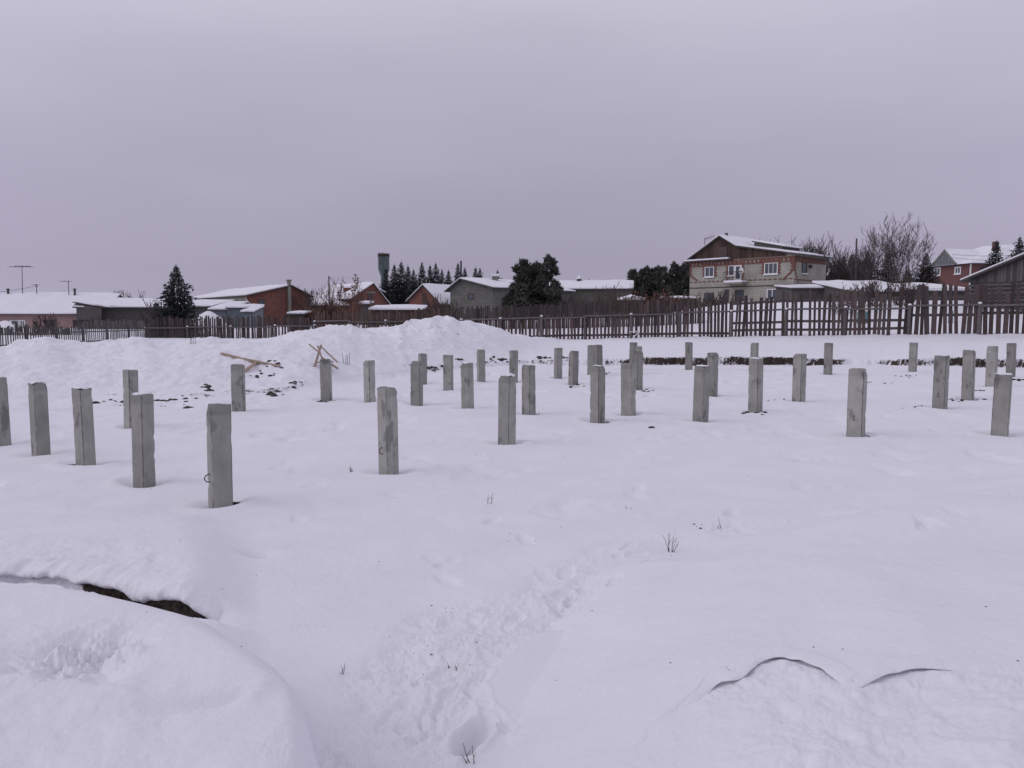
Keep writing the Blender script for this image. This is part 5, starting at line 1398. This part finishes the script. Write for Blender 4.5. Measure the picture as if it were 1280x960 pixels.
# clutter seen through and above the right fence
for (c0_, c1_, rt_, rb_, y, mt, nm, lb, ct) in [(1072,1084,389,399,48,'greenplastic','water_tank','green tank glimpsed through the fence, left of two','tank'),(1186,1191,388,398,46,'greenplastic','water_tank','green tank glimpsed through the fence, right of two','tank')]:
    a = P(c0_, rt_, y); b = P(c1_, rb_, y); m = MB(); r_ = abs(b.x-a.x)/2; cx = (a.x+b.x)/2; zt_ = terrain_z(cx, y)
    root = thing(nm, (cx, y, zt_), lb, ct); m.tube([(cx, y, zt_-.1), (cx, y, a.z-.08), (cx, y, a.z)], [r_, r_, r_*.8], 14); m.build('barrel', M[mt], root)
    m = MB(); m.tube([(cx, y, a.z+.003), (cx, y, a.z+.1)], [r_*.8, r_*.6], 14); m.build('snow_cap', M['snow'], root)
# white bracket leaning on the fence
yb = 45.5
root = thing('white_bracket', P(794, 424, yb), 'small white triangular bracket leaning on the fence foot', 'bracket')
m = MB(); m.bar(P(788, 414.6, yb), P(798.5, 414.6, yb), .05, .05); m.bar(P(798, 414.6, yb), P(798, 424.5, yb), .05, .05); m.bar(P(798, 415.3, yb), P(789, 424.5, yb), .05, .05); m.build('frame', M['white'], root)
# snow heaps behind the left fence
def heap(px, rt, y, wx, h, label):
    q = P(px, rt, y); vs = []; fs = []; K = 14
    for a in range(K+1):
        for b in range(K+1):
            u = (a/K-.5)*2; v = (b/K-.5)*2; e = max(0, 1-u*u)*max(0, 1-v*v)
            vs.append((q.x+u*wx, y+v*wx*.6, q.z-h+h*e**.7*(1+.12*mnoise.noise(Vector((u*2+px, v*2, 0))))))
    for a in range(K):
        for b in range(K): fs.append((a*(K+1)+b, (a+1)*(K+1)+b, (a+1)*(K+1)+b+1, a*(K+1)+b+1))
    m = MB(); m.raw(vs, fs); o = m.build('snow_heap', M['snow'], None, True); tag(o, label, 'snow heap', 'snow heaps in the yards')
heap(142, 411.5, 66, 1.7, 2.2, 'rounded snow heap behind the sparse stake fence')
heap(172, 415, 67, 1.5, 2.0, 'smaller snow heap where the stake fence meets the dense fence')
heap(258, 389, 76, 2.4, 2.6, 'snow heap to the right below the big spruce')
heap(6, 402, 72, 1.9, 2.4, 'snow-covered heap in front of the pink house at the left edge')
# wires
def wire(p0, p1, sag, label, r=.02):
    pts = [p0.lerp(p1, k/12)-Vector((0, 0, sag*4*(k/12)*(1-k/12))) for k in range(13)]
    m = MB(); m.tube(pts, [r]*13, 4); tag(m.build('overhead_wire', M['steel']), label, 'wire', 'overhead wires')
wire(P(-40, 367, 84), P(45, 357, 93), .25, 'wire running to the smallest antenna over the pink house')
wire(P(-20, 366, 95), P(128, 369, 95), .3, 'wire sagging low along the pink house ridge')
wire(P(130, 372, 100), P(215, 371, 95), .2, 'upper wire crossing behind the wooden shed roof')
wire(P(130, 374.5, 100), P(215, 374.5, 95), .2, 'lower wire crossing behind the wooden shed roof')
wire(P(1190, 318, 100), P(1330, 312, 80), .4, 'upper wire over the hipped roof at right')
wire(P(1190, 322, 100), P(1330, 320, 80), .4, 'lower wire over the hipped roof at right')

# ---------- sky and light ----------
w = bpy.data.worlds.new('World'); S.world = w; w.use_nodes = True; nt = w.node_tree
bg = nt.nodes['Background']
tc = N(nt, 'ShaderNodeTexCoord'); sx = N(nt, 'ShaderNodeSeparateXYZ'); nt.links.new(tc.outputs['Generated'], sx.inputs[0])
mr = N(nt, 'ShaderNodeMapRange'); nt.links.new(sx.outputs['Z'], mr.inputs['Value']); mr.inputs['From Min'].default_value = 0; mr.inputs['From Max'].default_value = 1
mp = N(nt, 'ShaderNodeMapping'); mp.inputs['Scale'].default_value = (1.5, 1.5, 5.5); nt.links.new(tc.outputs['Generated'], mp.inputs[0])
nz = N(nt, 'ShaderNodeTexNoise'); nz.inputs['Scale'].default_value = 1.3; nz.inputs['Detail'].default_value = 5; nz.inputs['Roughness'].default_value = .45; nt.links.new(mp.outputs[0], nz.inputs['Vector'])
ad = N(nt, 'ShaderNodeMath', operation='MULTIPLY_ADD'); nt.links.new(nz.outputs['Fac'], ad.inputs[0]); ad.inputs[1].default_value = .19
sb = N(nt, 'ShaderNodeMath', operation='SUBTRACT'); nt.links.new(mr.outputs[0], sb.inputs[0]); sb.inputs[1].default_value = .095; nt.links.new(sb.outputs[0], ad.inputs[2])
grad = ramp(nt, ad.outputs[0], [(0.0, (.345, .322, .418)), (0.06, (.335, .312, .408)), (0.16, (.36, .338, .438)), (0.30, (.445, .426, .53)), (0.46, (.575, .555, .665)), (0.6, (.54, .522, .632)), (1.0, (.36, .345, .44))])
sky = N(nt, 'ShaderNodeTexSky'); sky.sky_type = 'NISHITA'; sky.sun_disc = False
SUN_EL, SUN_AZ = math.radians(38), math.radians(-105)
sky.sun_elevation = SUN_EL; sky.sun_rotation = SUN_AZ; sky.air_density = 1; sky.dust_density = 6
skyv = mixc(nt, 1.0, sky.outputs[0], (.0015, .0015, .0015), 'MULTIPLY')
tot = mixc(nt, 1.0, grad, skyv, 'ADD')
x2 = N(nt, 'ShaderNodeMath', operation='MULTIPLY'); nt.links.new(sx.outputs['X'], x2.inputs[0]); nt.links.new(sx.outputs['X'], x2.inputs[1])
xm = N(nt, 'ShaderNodeMath', operation='MULTIPLY_ADD'); nt.links.new(x2.outputs[0], xm.inputs[0]); xm.inputs[1].default_value = .42; xm.inputs[2].default_value = 1.0
cb = N(nt, 'ShaderNodeCombineXYZ')
for k_ in range(3): nt.links.new(xm.outputs[0], cb.inputs[k_])
tot = mixc(nt, 1.0, tot, cb.outputs[0], 'MULTIPLY')
nt.links.new(tot, bg.inputs['Color']); bg.inputs['Strength'].default_value = 1.0
sl = bpy.data.lights.new('Sun', 'SUN'); sl.energy = .56; sl.angle = math.radians(45); sl.color = (1, .95, .97)
so = bpy.data.objects.new('Sun', sl); COL.objects.link(so)
dirv = Vector((math.sin(SUN_AZ)*math.cos(SUN_EL), math.cos(SUN_AZ)*math.cos(SUN_EL), math.sin(SUN_EL)))
so.rotation_euler = dirv.to_track_quat('Z', 'Y').to_euler()

# ---------- camera ----------
cam = bpy.data.cameras.new('Camera'); cam.sensor_fit = 'HORIZONTAL'; cam.sensor_width = 36; cam.lens = 36*F/1280; cam.clip_end = 3000; cam.clip_start = .05
co_ = bpy.data.objects.new('Camera', cam); COL.objects.link(co_); co_.location = (0, 0, HC); co_.rotation_euler = (PI/2-PITCH, 0, 0)
S.camera = co_
S.view_settings.view_transform = 'Standard'; S.view_settings.look = 'None'; S.view_settings.gamma = 1; S.view_settings.exposure = 0.09
S.view_settings.use_curve_mapping = False
